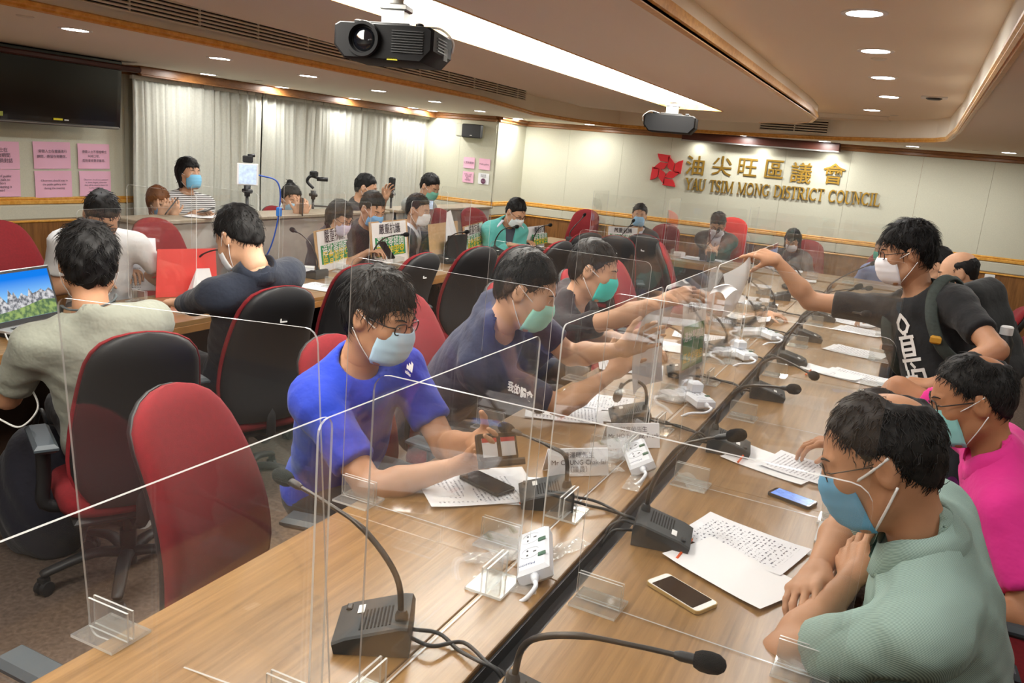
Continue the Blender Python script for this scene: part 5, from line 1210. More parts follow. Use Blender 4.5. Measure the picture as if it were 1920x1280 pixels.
def pencil(label, px0, py0, px1, py1, lift=.008):
    a, b = P(px0, py0), P(px1, py1); d = (b-a).normalized(); t = thing('pencil', label, 'pencil', (a.x, a.y, ZT+lift), 0, 'orange pencils'); z = V((0, 0, 0))
    MB().tube([z, d*.13], .0038, 6).build('barrel', M_orange, t); MB().tube([d*.13, d*.145], [.0038, .0006], 6).build('tip', mat('pencil_tip', srgb(200, 170, 130), .6), t)
pencil('orange pencil beside the striped shirt man’s microphone', 1268, 1052, 1298, 1014); pencil('orange pencil on the sheet of the pink polo man', 1383, 872, 1400, 850, .012); pencil('orange pencil under the microphone of the blue T-shirt man', 975, 948, 990, 938); pencil('orange pencil at the third microphone on the right half', 1510, 705, 1522, 694)
M_glass = mat('phone_glass', srgb(14, 15, 20), .08, coat=.5); M_goldp = mat('phone_gold', srgb(200, 176, 120), .3, .7)
def phone(label, x, y, ang, body, scr, w_=.076, h_=.158, z=ZT, mw=None, parent=None, bez_=.004, white=False):
    t = thing('smartphone', label, 'phone', mw=mw if mw is not None else Matrix.Translation((x, y, z+.006)) @ Matrix.Rotation(R(ang), 4, 'Z'))
    m = MB(); o = rrect(w_, h_, .011, 4); m.prism(o, -.004, .004); m.build('case', body, t)
    o = rrect(w_-bez_, h_-bez_, .010, 4); MB().prism(o, .004, .0046).build('front_glass', M_white if white else M_glass, t); o = rrect(w_-.008, h_-(.034 if white else .02), .003, 2); MB().prism(o, .0046, .005).build('screen', scr, t)
    return t
M_off = mat('screen_off', srgb(16, 17, 22), .1, coat=.5)
p = P(1277, 1116); phone('gold and white smartphone with a dark screen by the striped shirt man', p.x, p.y, 64, M_goldp, M_off, .078, .158, white=True)
M_home = mat('lit_home_screen', srgb(70, 110, 190), .2, noise=(60, .5), emit=(.12, .22, .55, .9))
p = P(1485, 937); phone('black smartphone with a lit blue home screen', p.x, p.y, 72, M_black, M_home, .068, .138)
p = P(912, 912); phone('dark grey smartphone lying on the papers of the blue T-shirt man', p.x, p.y, -108, M_black, M_off, .08, .165, z=ZT+.006)
# name plates
def plate(label, x, y, ang, lines, z=ZT, tilt=28, group='name plates'):
    t = thing('name_plate', label, 'name plate', mw=Matrix.Translation((x, y, z+.002)) @ Matrix.Rotation(R(ang), 4, 'Z'), group=group); ht = .085
    rx = Matrix.Rotation(R(90-tilt), 4, 'X')
    MB().box((0, 0, 0), (.2, ht, .003)).build('front_card', M_wpaper, t, False, Matrix.Translation((0, 0, ht/2*math.cos(R(tilt)))) @ rx); MB().box((0, 0, 0), (.2, ht, .003)).build('back_card', M_wpaper, t, False, Matrix.Translation((0, ht*math.sin(R(tilt))+.002, ht/2*math.cos(R(tilt)))) @ Matrix.Rotation(R(90+tilt), 4, 'X'))
    if lines: txt('print', lines, M_ink, t, Matrix.Translation((0, -.002, ht/2*math.cos(R(tilt)))) @ rx @ Matrix.Translation((0, 0, .0018)), size=.021, line=1.05)
    return t
p = P(1082, 890); plate('white name plate leaning beside the blue T-shirt man’s microphone', p.x, p.y, 42, '鍾澤暉先生\nMr CHUNG Chak-fai\n（議員）', tilt=20)
p = P(1185, 838); plate('white name plate in front of the navy T-shirt man’s microphone', p.x, p.y, 42, '何富榮先生\nMr HO Fu-wing, Frank\n（主席）', tilt=20)
# strips of clear tape holding the screens
M_tape = clear_sheet('clear_tape', (.97, .97, .96), .22, 1.0, .15)
for i, (px, py) in enumerate(((945, 1100), (925, 1045), (1060, 1030), (1190, 905), (1295, 905), (1135, 870))):
    p = P(px, py); t = thing('tape_strip', 'crumpled clear tape strip on the table, '+('under the nearest power strip', 'left of the nearest power strip', 'right of the nearest power strip', 'under the second power strip', 'right of the second power strip', 'left of the second power strip')[i], 'tape', (p.x, p.y, ZT+.001), R(20+i*25))
    MB().grid(lambda u, v: ((u-.5)*.15, (v-.5)*.05, .003+.003*math.sin(u*17+i)*math.sin(v*9+u*5)), 14, 6).build('film', M_tape, t, False)
# ================================================================ the people
SK1, SK2, SK3 = (182, 134, 102), (192, 148, 118), (170, 118, 84)
def stripes(name, a, b, freq, axis='X', rot=0):
    m = bpy.data.materials.new(name); m.use_nodes = True; nt = m.node_tree; bs = nt.nodes['Principled BSDF']; bs.inputs['Roughness'].default_value = .85
    tc = nt.nodes.new('ShaderNodeTexCoord'); mp = nt.nodes.new('ShaderNodeMapping'); mp.inputs['Rotation'].default_value = rot if rot else (0, 0, 0)
    wv = nt.nodes.new('ShaderNodeTexWave'); wv.bands_direction = axis; wv.inputs['Scale'].default_value = freq; wv.inputs['Distortion'].default_value = .25
    rp = nt.nodes.new('ShaderNodeValToRGB'); rp.color_ramp.elements[0].color = a; rp.color_ramp.elements[1].color = b; rp.color_ramp.elements[0].position = .42; rp.color_ramp.elements[1].position = .58
    nt.links.new(tc.outputs['Object'], mp.inputs[0]); nt.links.new(mp.outputs[0], wv.inputs['Vector']); nt.links.new(wv.outputs[0], rp.inputs[0]); nt.links.new(rp.outputs[0], bs.inputs['Base Color'])
    nz = nt.nodes.new('ShaderNodeTexNoise'); nz.inputs['Scale'].default_value = 7; bp = nt.nodes.new('ShaderNodeBump'); bp.inputs['Strength'].default_value = .35; bp.inputs['Distance'].default_value = .05
    nt.links.new(tc.outputs['Object'], nz.inputs['Vector']); nt.links.new(nz.outputs[0], bp.inputs['Height']); nt.links.new(bp.outputs[0], bs.inputs['Normal'])
    return m
M_strip = stripes('green_pinstripe', srgb(164, 190, 180), srgb(112, 138, 132), 150, 'DIAGONAL', (R(8), R(35), R(0)))
M_hoop = stripes('black_white_hoops', srgb(224, 224, 224), srgb(70, 70, 74), 22, 'Z')
UP = V((0, 0, 1))
# --- near right: striped shirt, arms folded on the table
striped = person('older man in a pale green striped shirt and blue mask, arms folded on the table', at_d(1652, 860, 1.68), 90, hy=92, hp=26, pelvis=(.27, 1.93, .54), s=1.07, fat=1.04, belly=.03, tone=SK1, hair='thin', hairmat=M_hairg, ntuft=2600, tuftlen=.032,
  lh=(at_z(1598, 1085, .845), at_z(1602, 1000, .90)-at_z(1598, 1085, .845), V((-.6, -.6, .4)), .28, (.4, .3)), rh=(at_z(1530, 1072, .825), at_z(1470, 1160, .80)-at_z(1530, 1072, .825), V((-.5, .1, 1)), .4, (.6, .4)),
  lpole=V((-.9, -.6, -.8)), rpole=V((-.2, .6, -.2)), topmat=M_strip, sleeve=.74, mask=(96, 166, 206), glasses='thin', q=.0115, collar=M_strip, maskloop=.0028)
# --- near right: pink polo
M_pinkp = cloth('pink_polo', (220, 44, 140))
pinkm = person('older man in a bright pink polo shirt and pale green mask', at_d(1822, 748, 2.42), 92, hy=98, hp=20, pelvis=(.54, 2.86, .55), s=1.03, fat=1.1, tone=SK3, hair='thin', hairmat=M_hairg, ntuft=2400, tuftlen=.034,
  lh=(V((.22, 2.42, .60)), V((-1, .2, 0)), V((0, 0, 1)), .6), rh=(V((-.08, 2.95, .84)), V((-1, -.2, -.1)), V((0, 0, 1)), .5), rpole=V((-.2, .5, .9)), topmat=M_pinkp, sleeve=.72, mask=(150, 214, 212), glasses='black', q=.0125, collar=M_pinkp)
# --- standing man
M_blk = cloth('black_tee', (20, 21, 24))
wr = at_y(1455, 486, 3.85)
standm = person('standing man in a black T-shirt stretching an arm across the table', at_d(1700, 474, 3.42), 138, hy=104, hp=14, pelvis=at_d(1792, 790, 3.42), s=.99, fat=1.04, tone=SK1, hair='swept', ntuft=1600, tuftlen=.06,
  rh=(wr, at_y(1408, 470, 3.87)-wr, V((-.1, -.5, 1)), (.25, .55, .7, .8), (.35, .6), .1), rpole=V((0, .3, -1)), lh=(at_d(1752, 722, 3.08), V((-1, -.05, -.1)), V((0, -.2, 1)), .75, (.5, .5)), lpole=V((.8, -.6, -.1)),
  topmat=M_blk, sleeve=.66, mask=(232, 230, 236), glasses='black', q=.0125, legs='stand', neckhole=1.12)
# --- blue T-shirt
M_blue = cloth('royal_blue_tee', (20, 52, 170), .5)
wrb, wlb = at_z(862, 872, .83), at_z(893, 826, .89)
bluem = person('man in a royal blue T-shirt and glasses looking at the phone in his hands', at_d(712, 592, 2.48), -100, hy=-92, hp=14, pelvis=(-1.64, 2.16, .55), s=1.04, fat=1.06, tone=SK1, hair='bushy', ntuft=1500, tuftlen=.05,
  rh=(wrb, at_z(930, 862, .86)-wrb, V((.1, -.5, -.75)), .45, (.9, .2), .05), lh=(wlb, at_z(935, 845, .91)-wlb, V((.3, .55, -.5)), .55, (.5, .7), .05), rpole=V((-.1, -.8, -.8)), lpole=V((-.2, .5, -1)),
  topmat=M_blue, sleeve=.70, mask=(176, 208, 226), glasses='black', q=.0115, neckhole=1.05)
# --- navy T-shirt, both arms out
M_navy = cloth('navy_tee', (30, 38, 66), .5)
wrn, wln = at_x(1152, 697, -.92), at_x(1168, 655, -.86)
navym = person('man in a navy T-shirt leaning forward, holding up a sheet', at_d(986, 545, 2.95), -76, hy=-74, hp=20, pelvis=(-1.78, 2.98, .55), s=1.02, tone=SK2, hair='neat', ntuft=1100, tuftlen=.04,
  rh=(wrn, at_x(1205, 640, -.84)-wrn, V((.2, -1, .3)), (.35, .3, .35, .5), (.9, .1), .5), lh=(wln, at_x(1212, 630, -.80)-wln, V((.2, 1, .3)), .45, (.7, .3), .2), rpole=V((0, -.4, -1)), lpole=V((0, .5, -.8)),
  topmat=M_navy, sleeve=.78, mask=(150, 214, 196), q=.0125)
# --- black T-shirt reaching
wbt = at_x(1318, 541, -.70)
blackm = person('man in a black T-shirt and turquoise mask reaching out with a sheet of paper', at_d(1113, 506, 3.80), -80, hy=-80, hp=12, pelvis=(-1.85, 3.72, .55), s=1.03, tone=SK2, hair='short', ntuft=900, tuftlen=.045,
  rh=(wbt, at_x(1362, 528, -.62)-wbt, V((0, -.6, .7)), .5, (.4, .4)), rpole=V((0, -.1, -1)), lh=(V((-1.15, 4.05, .80)), V((1, -.1, 0)), V((0, 0, 1)), .5), topmat=M_blk, sleeve=.66, mask=(58, 196, 186), q=.014)
# --- seen from behind: grey T-shirt
M_grey = cloth('pale_grey_tee', (134, 136, 124), .5)
greym = person('man in a pale grey T-shirt seen from behind at the laptop', at_d(166, 492, 2.85), 60, hy=54, hp=8, pelvis=(-2.52, 2.02, .55), s=1.03, fat=1.08, tone=SK1, hair='bushy', ntuft=1500, tuftlen=.045,
  lh=(at_z(70, 668, .80), V((-.9, .3, 0)), UP, .5), rh=(at_z(300, 615, .82), V((-.9, .2, 0)), UP, .5), lpole=V((.25, -.9, -.8)), rpole=V((.6, .5, -.8)), topmat=M_grey, sleeve=.78, mask=(220, 224, 228), q=.0125, feet=True, neckhole=1.1)
# --- seen from behind: dark navy shirt
M_nshirt = cloth('dark_navy_shirt', (26, 33, 48), .5)
nshirt = person('man in a dark navy long-sleeved shirt bending over the left table', at_d(449, 447, 3.58), 72, hy=86, hp=34, pelvis=(-2.84, 2.95, .55), s=1.03, tone=SK2, hair='neat', ntuft=900, tuftlen=.04,
  lh=(at_z(318, 575, .80), V((-1, .1, -.05)), UP, .4), rh=(at_z(420, 545, .80), V((-1, .1, 0)), UP, .5), lpole=V((.3, -.5, -1.3)), topmat=M_nshirt, top='long', sleeve=1.0, mask=(226, 228, 232), q=.0135, collar=M_nshirt)
# --- across the left table
M_wtee = cloth('white_tee', (214, 216, 218))
person('man in a white T-shirt reading papers, head bowed, below the pink notices', at_d(191, 405, 4.35), -126, hy=-122, hp=42, lean=22, tone=SK2, hair='short', q=.017, topmat=M_wtee, glasses='black', lh=(at_z(245, 505, .86), V((1, -.5, 0)), UP, .5), rh=(at_z(180, 520, .84), V((1, -.4, 0)), UP, .5))
M_dgrey = cloth('charcoal_top', (62, 58, 60))
person('woman with glasses, bob and lilac mask behind the first placard', at_d(637, 408, 6.2), -88, hy=-96, hp=26, lean=16, s=.92, tone=SK2, hair='bob', q=.02, topmat=M_dgrey, mask=(206, 200, 226), glasses='black')
M_blk2 = cloth('black_jacket', (34, 34, 37))
bt2 = person('man in black with three white sleeve stripes, behind the second placard', at_d(698, 392, 6.5), -96, hy=-104, hp=24, lean=14, tone=SK2, hair='neat', q=.02, topmat=M_blk2, sleeve=.7, mask=(120, 176, 224), rh=(at_z(690, 472, .86), V((1, .2, .2)), UP, .6), lh=(at_z(705, 470, .86), V((1, -.2, .2)), UP, .6))
M_suit = cloth('navy_suit', (36, 42, 62)); M_wsh = cloth('pale_shirt', (206, 212, 226))
suitm = person('man in a navy suit with a clear face shield beside the torn placard', at_d(784, 394, 7.15), -84, hy=-88, hp=10, lean=10, tone=SK2, hair='neat', q=.02, topmat=M_wsh, jacket=M_suit, mask=(236, 238, 242), collar=M_wsh)
M_teal = cloth('teal_jacket', (92, 178, 172)); 
tealm = person('man in a teal jacket with white stripes at the far left table', at_d(967, 398, 8.05), -118, hy=-112, hp=32, lean=24, s=1.02, fat=1.1, tone=SK2, hair='short', q=.02, topmat=cloth('grey_polo', (70, 76, 88)), jacket=M_teal, top='long', mask=(214, 224, 228), glasses='black', lh=(at_z(985, 452, .83), V((1, -.4, 0)), UP, .5), rh=(at_z(955, 458, .83), V((1, -.2, 0)), UP, .5))
for sgn in (-1, 1):
    pts = [tealm['nb']+tealm['r']*(sgn*a)+tealm['u']*b+tealm['f']*c-tealm['off'] for a, b, c in ((.07, .045, .0), (.13, .02, .035), (.19, -.03, .05), (.22, -.10, .055), (.235, -.16, .06))]
    MB().tube(bez(pts, 4), .02, 6, flat=.5).build('white_stripe', M_wsh, tealm['root'], True)
# --- head table
M_dsuit = cloth('dark_suit', (34, 36, 46)); M_bsuit = cloth('brown_black_suit', (46, 42, 40))
person('young man in a dark suit and blue mask facing the camera from the head table', at_d(1199, 404, 9.7), -164, hp=2, lean=4, tone=SK2, hair='neat', q=.022, topmat=M_wsh, jacket=M_dsuit, mask=(150, 198, 236))
chm = person('man with glasses in a dark suit and tie on the bright red chair, writing', at_d(1346, 420, 9.45), -172, hp=34, lean=14, tone=SK2, hair='swept', q=.022, topmat=M_wsh, jacket=M_bsuit, mask=(228, 230, 236), glasses='black', lh=(at_y(1330, 474, 9.05), V((.2, -1, 0)), UP, .5), rh=(at_y(1342, 474, 9.05), V((-.2, -1, 0)), UP, .6))
MB().tube([chm['at'](0, .135, chm['L']-.06)-chm['off'], chm['at'](0, .15, chm['L']-.2)-chm['off'], chm['at'](0, .14, chm['L']-.34)-chm['off']], [.014, .024, .03], 6, flat=.3).build('tie', cloth('tie', (40, 40, 60)), chm['root'], True)
person('woman with long straight black hair and white mask at the head table', at_d(1486, 450, 9.35), 176, hp=30, lean=12, s=.92, tone=SK2, hair='long', q=.022, topmat=M_dsuit, top='long', sleeve=1.0, mask=(232, 232, 236))
person('person in a pale blue jacket and green mask half hidden by the standing man', at_d(1656, 468, 8.6), 150, hp=10, lean=8, s=.95, tone=SK2, hair='bun', q=.022, topmat=cloth('pale_blue', (120, 140, 190)), top='long', sleeve=1.0, mask=(72, 190, 170))
# --- right side beyond the standing man
person('bald man seated beyond the standing man', at_d(1797, 512, 4.9), 90, hp=20, lean=12, tone=SK2, hair='bald', q=.018, topmat=M_dgrey, lh=(V((.1, 5.3, .82)), V((-1, .1, 0)), UP, .5), rh=(V((.1, 5.7, .82)), V((-1, -.1, 0)), UP, .5))
person('black haired person in a blue sleeve with clasped hands beyond the standing man', at_d(1756, 498, 5.9), 90, hp=20, lean=14, tone=SK2, hair='short', q=.018, topmat=cloth('denim_sleeve', (70, 92, 120)), top='long', sleeve=1.0, lh=(at_z(1630, 604, .80), V((-1, .15, 0)), UP, .7), rh=(at_z(1622, 590, .80), V((-1, -.1, 0)), UP, .7))
M_maroon = cloth('maroon_top', (112, 34, 50))
person('person in a maroon top leaning low over the table behind the held paper', at_y(1352, 549, 5.35), -88, hp=48, lean=48, s=.96, tone=SK2, hair='short', q=.018, topmat=M_maroon, rh=(at_z(1298, 590, .79), V((1, .1, 0)), UP, .5), lh=(at_z(1440, 588, .79), V((1, 0, 0)), UP, .5))
# --- public gallery
wn = at_d(354, 326, 6.55)
person('woman in a black and white striped T-shirt standing behind the gallery counter', wn, -110, hy=-96, hp=-4, pelvis=wn+V((.03, -.05, -.62)), s=.93, tone=SK2, hair='bob', q=.018, topmat=M_hoop, sleeve=.6, mask=(128, 196, 232), legs='stand', rh=(at_x(365, 398, -4.98), V((1, .3, -.1)), UP, .4), lh=(at_x(378, 396, -4.98), V((1, -.1, 0)), UP, .5))
person('woman with brown hair holding a phone to her face at the gallery counter', at_d(299, 380, 6.45), -100, hy=-112, hp=14, hr=12, lean=18, s=.92, tone=SK2, hair='bob', hairmat=M_hairb, q=.018, topmat=M_dgrey, mask=(110, 176, 226), rh=(at_d(304, 403, 6.15), V((.3, .3, .8)), V((.8, -.4, 0)), .6), lh=(at_d(324, 402, 6.15), V((.1, .1, .9)), V((.8, -.4, 0)), .6))
person('man with a top knot raising a phone behind the gallery counter', at_d(546, 374, 7.55), -110, hy=-118, hp=12, lean=8, tone=SK2, hair='bun', q=.02, topmat=M_dgrey, mask=(160, 200, 224), rh=(at_d(558, 400, 7.15), V((.1, .1, 1)), V((.8, -.4, 0)), .6), lh=(at_d(570, 398, 7.15), V((-.1, .2, 1)), V((.8, -.4, 0)), .6))
person('man in black raising a hand by the small tripod, in the far gallery', at_d(686, 352, 8.1), -70, hy=-66, hp=16, lean=6, tone=SK2, hair='short', q=.02, topmat=M_blk2, mask=(170, 212, 220), lh=(at_d(722, 372, 7.9), V((.2, .1, 1)), V((-.6, .3, 0)), .4, (.6, .2), .4))
person('man in a grey T-shirt and green mask leaning on the far gallery counter', at_d(806, 350, 8.5), -96, hy=-100, hp=26, lean=32, tone=SK2, hair='short', q=.02, topmat=cloth('grey_tee', (150, 154, 150)), mask=(110, 190, 170), legs='stand', rh=(at_x(812, 400, -4.95), V((1, 0, -.1)), UP, .4))
# ---------------------------------------------------------------- prints on clothes, lanyard
M_prt = mat('white_print', srgb(226, 226, 226), .7)
def strokes2d(lines, w_):
    mb = MB()
    for pl in lines:
        for a, b in zip(pl, pl[1:]):
            d = V((b[0]-a[0], b[1]-a[1])); L = d.length or 1; n = V((-d.y, d.x))/L*w_/2; e = d/L*w_*.4; A, B = V(a)-e, V(b)+e
            mb.add([(A.x+n.x, A.y+n.y, 0), (A.x-n.x, A.y-n.y, 0), (B.x-n.x, B.y-n.y, 0), (B.x+n.x, B.y+n.y, 0)], [(0, 1, 2, 3)])
    return mb.mesh('print', M_prt)
flame = [[(.5, 3.2), (.28, 2.9), (.22, 2.66), (.4, 2.45), (.62, 2.5), (.74, 2.72), (.66, 2.95), (.5, 3.2)], [(.52, 2.45), (.5, 2.25)], [(.15, 2.25), (.85, 2.25)], [(.22, 2.25), (.22, 1.45)], [(.78, 2.25), (.78, 1.5)], [(.3, 2.0), (.7, 2.0)], [(.3, 1.75), (.7, 1.75)], [(.3, 1.52), (.7, 1.52)], [(.05, 1.3), (.95, 1.3)], [(.15, 1.3), (.15, .95)], [(.2, .85), (.2, .1)], [(.05, .6), (.36, .6)], [(.45, .85), (.45, .05), (1.0, .05), (1.0, .85), (.45, .85)], [(.6, .62), (.6, .28)], [(.6, .45), (.85, .45)], [(.5, 1.15), (.62, 1.0)]]
sc_ = .10; me = strokes2d([[((x-.5)*sc_, (y-1.6)*sc_) for x, y in l] for l in flame], .014)
o_ = standm['at'](.02, .16, standm['L']-.23)
decal(standm, me, o_, -standm['r'], standm['u'], M_prt, .004)
# three-bar mark on the blue chest
bars = MB()
for k in range(3): x = k*.0125; bars.add([(x, 0, 0), (x+.011, 0, 0), (x+.005+.011, .010+.008*k, 0), (x+.003, .014+.008*k, 0)][:4], [(0, 1, 2, 3)])
o_ = at_d(762, 690, 2.3); decal(bluem, bars.mesh('print', M_prt), o_, V((.85, -.5, -.1)), V((0, 0, 1)), M_prt, .004)
decal(bluem, text_mesh('adidas', size=.014, bold=.0004), o_+V((.012, -.01, -.010)), V((.85, -.5, -.1)), V((0, 0, 1)), M_prt, .004)
o_ = at_d(975, 735, 2.8); decal(navym, text_mesh('我的體會', size=.038, bold=.0012), o_, V((.85, -.5, 0)), V((0, 0, 1)), M_prt, .004)
for k in range(3):
    a = bt2['SR'].lerp(bt2['ER'], .25+.0)+V((0, 0, .02)); p = bt2['SR']+(bt2['ER']-bt2['SR'])*.1; d = (bt2['ER']-bt2['SR']); q_ = bt2['f']*(.03*(k-1))-bt2['r']*-.075
    MB().tube([p+q_+V((0, -.0, .01))-bt2['off'], p+d*.45+q_*1.0-bt2['off']], .009, 6, flat=.6).build('sleeve_stripe', M_prt, bt2['root'], True)
o_ = at_d(1786, 906, 2.1); decal(pinkm, MB().lathe([(.008, 0), (.017, 0), (.018, .0), (.007, .0)], n=18, cap=False).box((0, 0, 0), (.012, .012, .001)).mesh('print', M_prt), o_, V((.75, -.65, 0)), V((0, 0, 1)), mat('purple_print', srgb(96, 20, 90), .8), .004, 'crest')
n_ = greym['nb']-greym['off']; lan = [n_+greym['r']*(.085*math.cos(a))+greym['f']*(.075*math.sin(a)+.02)+V((0, 0, .045-.055*max(0, math.sin(a)))) for a in [PI*(1.0+i/12) for i in range(13)]]
MB().tube([lan[0]+greym['f']*.1-V((0, 0, .14))]+lan+[lan[-1]+greym['f']*.1-V((0, 0, .14))], .007, 6, flat=.6).build('lanyard', mat('lanyard', srgb(70, 76, 78), .8), greym['root'], True)
# face shield of the suit man: a clear curved sheet
sm = clear_sheet('face_shield', (.97, .97, .97), .10, 1.0, .05)
MB().grid(lambda u, v: (.095*math.sin((u-.5)*2.6), .03+.11*math.cos((u-.5)*2.6), .07-.22*v), 12, 6).build('face_shield', sm, suitm['root'], True, suitm['HM'])
# ================================================================ projectors
M_proj = mat('projector_black', srgb(16, 16, 18), .62, bump=(500, .1, .001), spec=.2)
def projector(label, p, ang, s, rod):
    t = thing('projector', label, 'projector', p, R(ang), 'ceiling projectors')
    B = lambda n, c, d, m, bev=0, sm=False: MB().box(V(c)*s, V(d)*s, bev=bev*s).build(n, m, t, sm)
    # shaped body: chamfered underside
    m = MB(); pr = [(-.24, -.03), (-.19, -.085), (.19, -.085), (.24, -.03), (.24, .06), (.215, .075), (-.215, .075), (-.24, .06)]; n = len(pr)
    ring = lambda y, k: [(x*k*s, y*s, z*s*(1 if k == 1 else .93)) for x, z in pr]
    vs = ring(-.18, .95)+ring(-.165, 1)+ring(.165, 1)+ring(.18, .95); fs = [(k*n+i, k*n+(i+1) % n, (k+1)*n+(i+1) % n, (k+1)*n+i) for k in range(3) for i in range(n)]
    m.add(vs, fs+[tuple(range(n))[::-1], tuple(range(3*n, 4*n))]); m.build('body', M_proj, t, 'auto')
    ry = Matrix.Rotation(R(90), 3, 'X')
    lens = MB().lathe([(.075, -.0), (.082, .02), (.078, .035), (.064, .035), (.058, .0), (.05, -.02)], n=28, rot=ry, cap=False); lens.v = [V(v)*s for v in lens.v]; lens.build('lens_ring', M_proj, t, 'auto', V((-.09, -.175, .0))*s)
    gl = MB().ball((0, 0, 0), (.056*s, .02*s, .056*s), 16, 10); gl.build('lens_glass', M_glass, t, True, V((-.09, -.175, 0))*s)
    for k in range(9): B('vent_slat', (.12, -.184, -.045+.0115*k), (.15, .006, .004), M_black)
    for k in range(5): B('side_vent', (.242, -.02, -.02+.014*k), (.004, .16, .005), M_black)
    B('warning_label', (.05, -.178, -.077), (.05, .004, .012), mat('yellow_label', (.8, .7, .05)))
    B('side_label', (.2415, .05, -.02), (.003, .07, .06), mat('grey_label', srgb(70, 68, 64), .6))
    B('mount_plate', (0, 0, .085), (.2, .2, .014), M_black, .004); B('mount_box', (0, 0, .125), (.11, .10, .07), M_steel, .006); B('mount_cap', (0, 0, .17), (.13, .12, .03), M_steel, .006)
    for sx, sy in ((-.15, -.1), (.15, -.1), (.15, .1), (-.15, .1)): MB().lathe([(.014*s, 0), (.02*s, .008*s), (.02*s, .016*s), (.012*s, .02*s)], n=12).build('foot', M_black, t, 'auto', V((sx, sy, .075))*s)
    MB().tube([(0, 0, .18*s), (0, 0, rod)], .022, 12).build('pole', M_white, t, True); MB().lathe([(.06, rod-.012), (.06, rod)], n=20).build('ceiling_flange', M_white, t, 'auto')
    MB().tube(bez([(.12*s, 0, .09*s), (.2*s, .08*s, .1*s), (.26*s, .1*s, .05*s), (.25*s, .14*s, -.0)], 6), .004, 6).build('cable', M_white, t, True)
    return t
p = at_d(740, 86, 2.62); projector('large black projector hanging below the light trough in the foreground', p, 16, .66, ZD+.04-p.z)
p = at_d(1258, 232, 6.9); projector('far black projector hanging at the end of the light trough', p, 190, .88, (ZD if p.y > SY1 or p.x < SX0 or p.x > SX1 else ZD+.04)-p.z)
# ================================================================ placards on the left table and head table
M_card = mat('cardboard', srgb(196, 160, 116), .9, noise=(40, .08)); M_gblock = mat('green_block', srgb(20, 138, 84), .7); M_yel = mat('yellow_ink', srgb(238, 206, 30), .7)
def placard(label, base, xd, up, w_=.36, h_=.46, card=True, skip=None, cr=None, curl=0, group='protest placards'):
    x = V(xd).normalized(); u_ = V(up).normalized(); n = x.cross(u_).normalized(); u_ = n.cross(x)
    mw = Matrix(((x.x, u_.x, n.x, base[0]), (x.y, u_.y, n.y, base[1]), (x.z, u_.z, n.z, base[2]), (0, 0, 0, 1)))
    t = thing('placard', label, 'placard', mw=mw, group=group); zz = 0
    if card: MB().box((0, h_/2, -.004), (w_*1.1, h_*1.06, .006)).build('cardboard', M_card, t)
    cz = lambda X, Y_: curl*((X/w_)**2)
    MB().grid(lambda a, b: ((a-.5)*w_, b*h_, .0012+curl*(a-.5)**2), 8, 4).build('sheet', M_wpaper, t, True)
    lift = .004+abs(curl)*.26
    MB().box((0, h_*.42, lift-.001), (w_*.86, h_*.46, .0008)).build('green_block', M_gblock, t)
    txt('headline', '嚴重抗議', M_ink, t, Matrix.Translation((0, h_*.82, lift)), size=w_*.155, bold=.0008)
    txt('white_line', '選址零諮詢', M_wpaper, t, Matrix.Translation((0, h_*.525, lift)), size=w_*.16, bold=.0007); txt('yellow_line', '區會被架空', M_yel, t, Matrix.Translation((0, h_*.30, lift)), size=w_*.16, bold=.0007)
    return t
def px_placard(label, bl, br, tl, X=None, Yv=None, **k):
    a, b = (at_z(*bl, ZT+.004), at_z(*br, ZT+.004)); w_ = (b-a).length; m_ = (a+b)/2; x = (b-a).normalized()
    n = x.cross(V((0, 0, 1))).normalized()                                     # towards the camera
    # height from the left edge, on a plane leaning back a little
    lean = V((0, 0, 1))*math.cos(R(8))-n*math.sin(R(8)); d = V(_ray(*tl)); nn = x.cross(lean); q = CAM_V+d*((a-CAM_V).dot(nn)/d.dot(nn)); h_ = (q-a).dot(lean)
    return placard(label, m_, x, lean, w_/1.1, h_/1.06, **k)
CAM_V = V(CAM)
px_placard('cardboard protest placard standing in front of the woman with glasses', (597, 514), (664, 491), (594, 430))
px_placard('cardboard protest placard standing in front of the man in black', (698, 500), (768, 487), (703, 413))
pl3 = px_placard('bare cardboard placard back with its sheet peeling off, beside the suit man', (808, 493), (862, 480), (810, 418))
for c in list(pl3.children):
    if c.name.split('.')[0] in ('headline', 'white_line', 'yellow_line', 'green_block', 'sheet'): bpy.data.objects.remove(c)
w3 = .30
MB().add([(-.02, .02, .004), (w3*.5, .02, .03), (w3*.52, .22, .05), (w3*.34, .42, .03), (w3*.2, .40, .006)], [(0, 1, 2, 3, 4)]).build('peeling_sheet', M_wpaper, pl3); MB().add([(.03, .05, .012), (w3*.49, .05, .038), (w3*.5, .17, .05), (w3*.18, .17, .02)], [(0, 1, 2, 3)]).build('green_block', M_gblock, pl3)
px_placard('tilted protest placard leaning to the right beside the peeling one', (872, 478), (908, 464), (866, 424), card=True)
px_placard('curled white protest sheet standing in front of the teal jacket', (990, 468), (1026, 462), (977, 424), card=False, curl=-.10)
px_placard('protest placard standing in front of the young man in the dark suit', (1136, 463), (1196, 466), (1134, 421))
# reflection of the held sheet in the long screen, put in as a printed sheet
a, b, c_ = at_x(1262, 788, -.80), at_x(1303, 733, -.80), at_x(1247, 626, -.80)
placard('white protest sheet put in for the held sheet reflected in the long screen', V((-.80, (a.y+b.y)/2, ZT+.004)), V((.12, 1, 0)), V((-.08, 0, 1)), .30, .43, card=False, curl=.05)
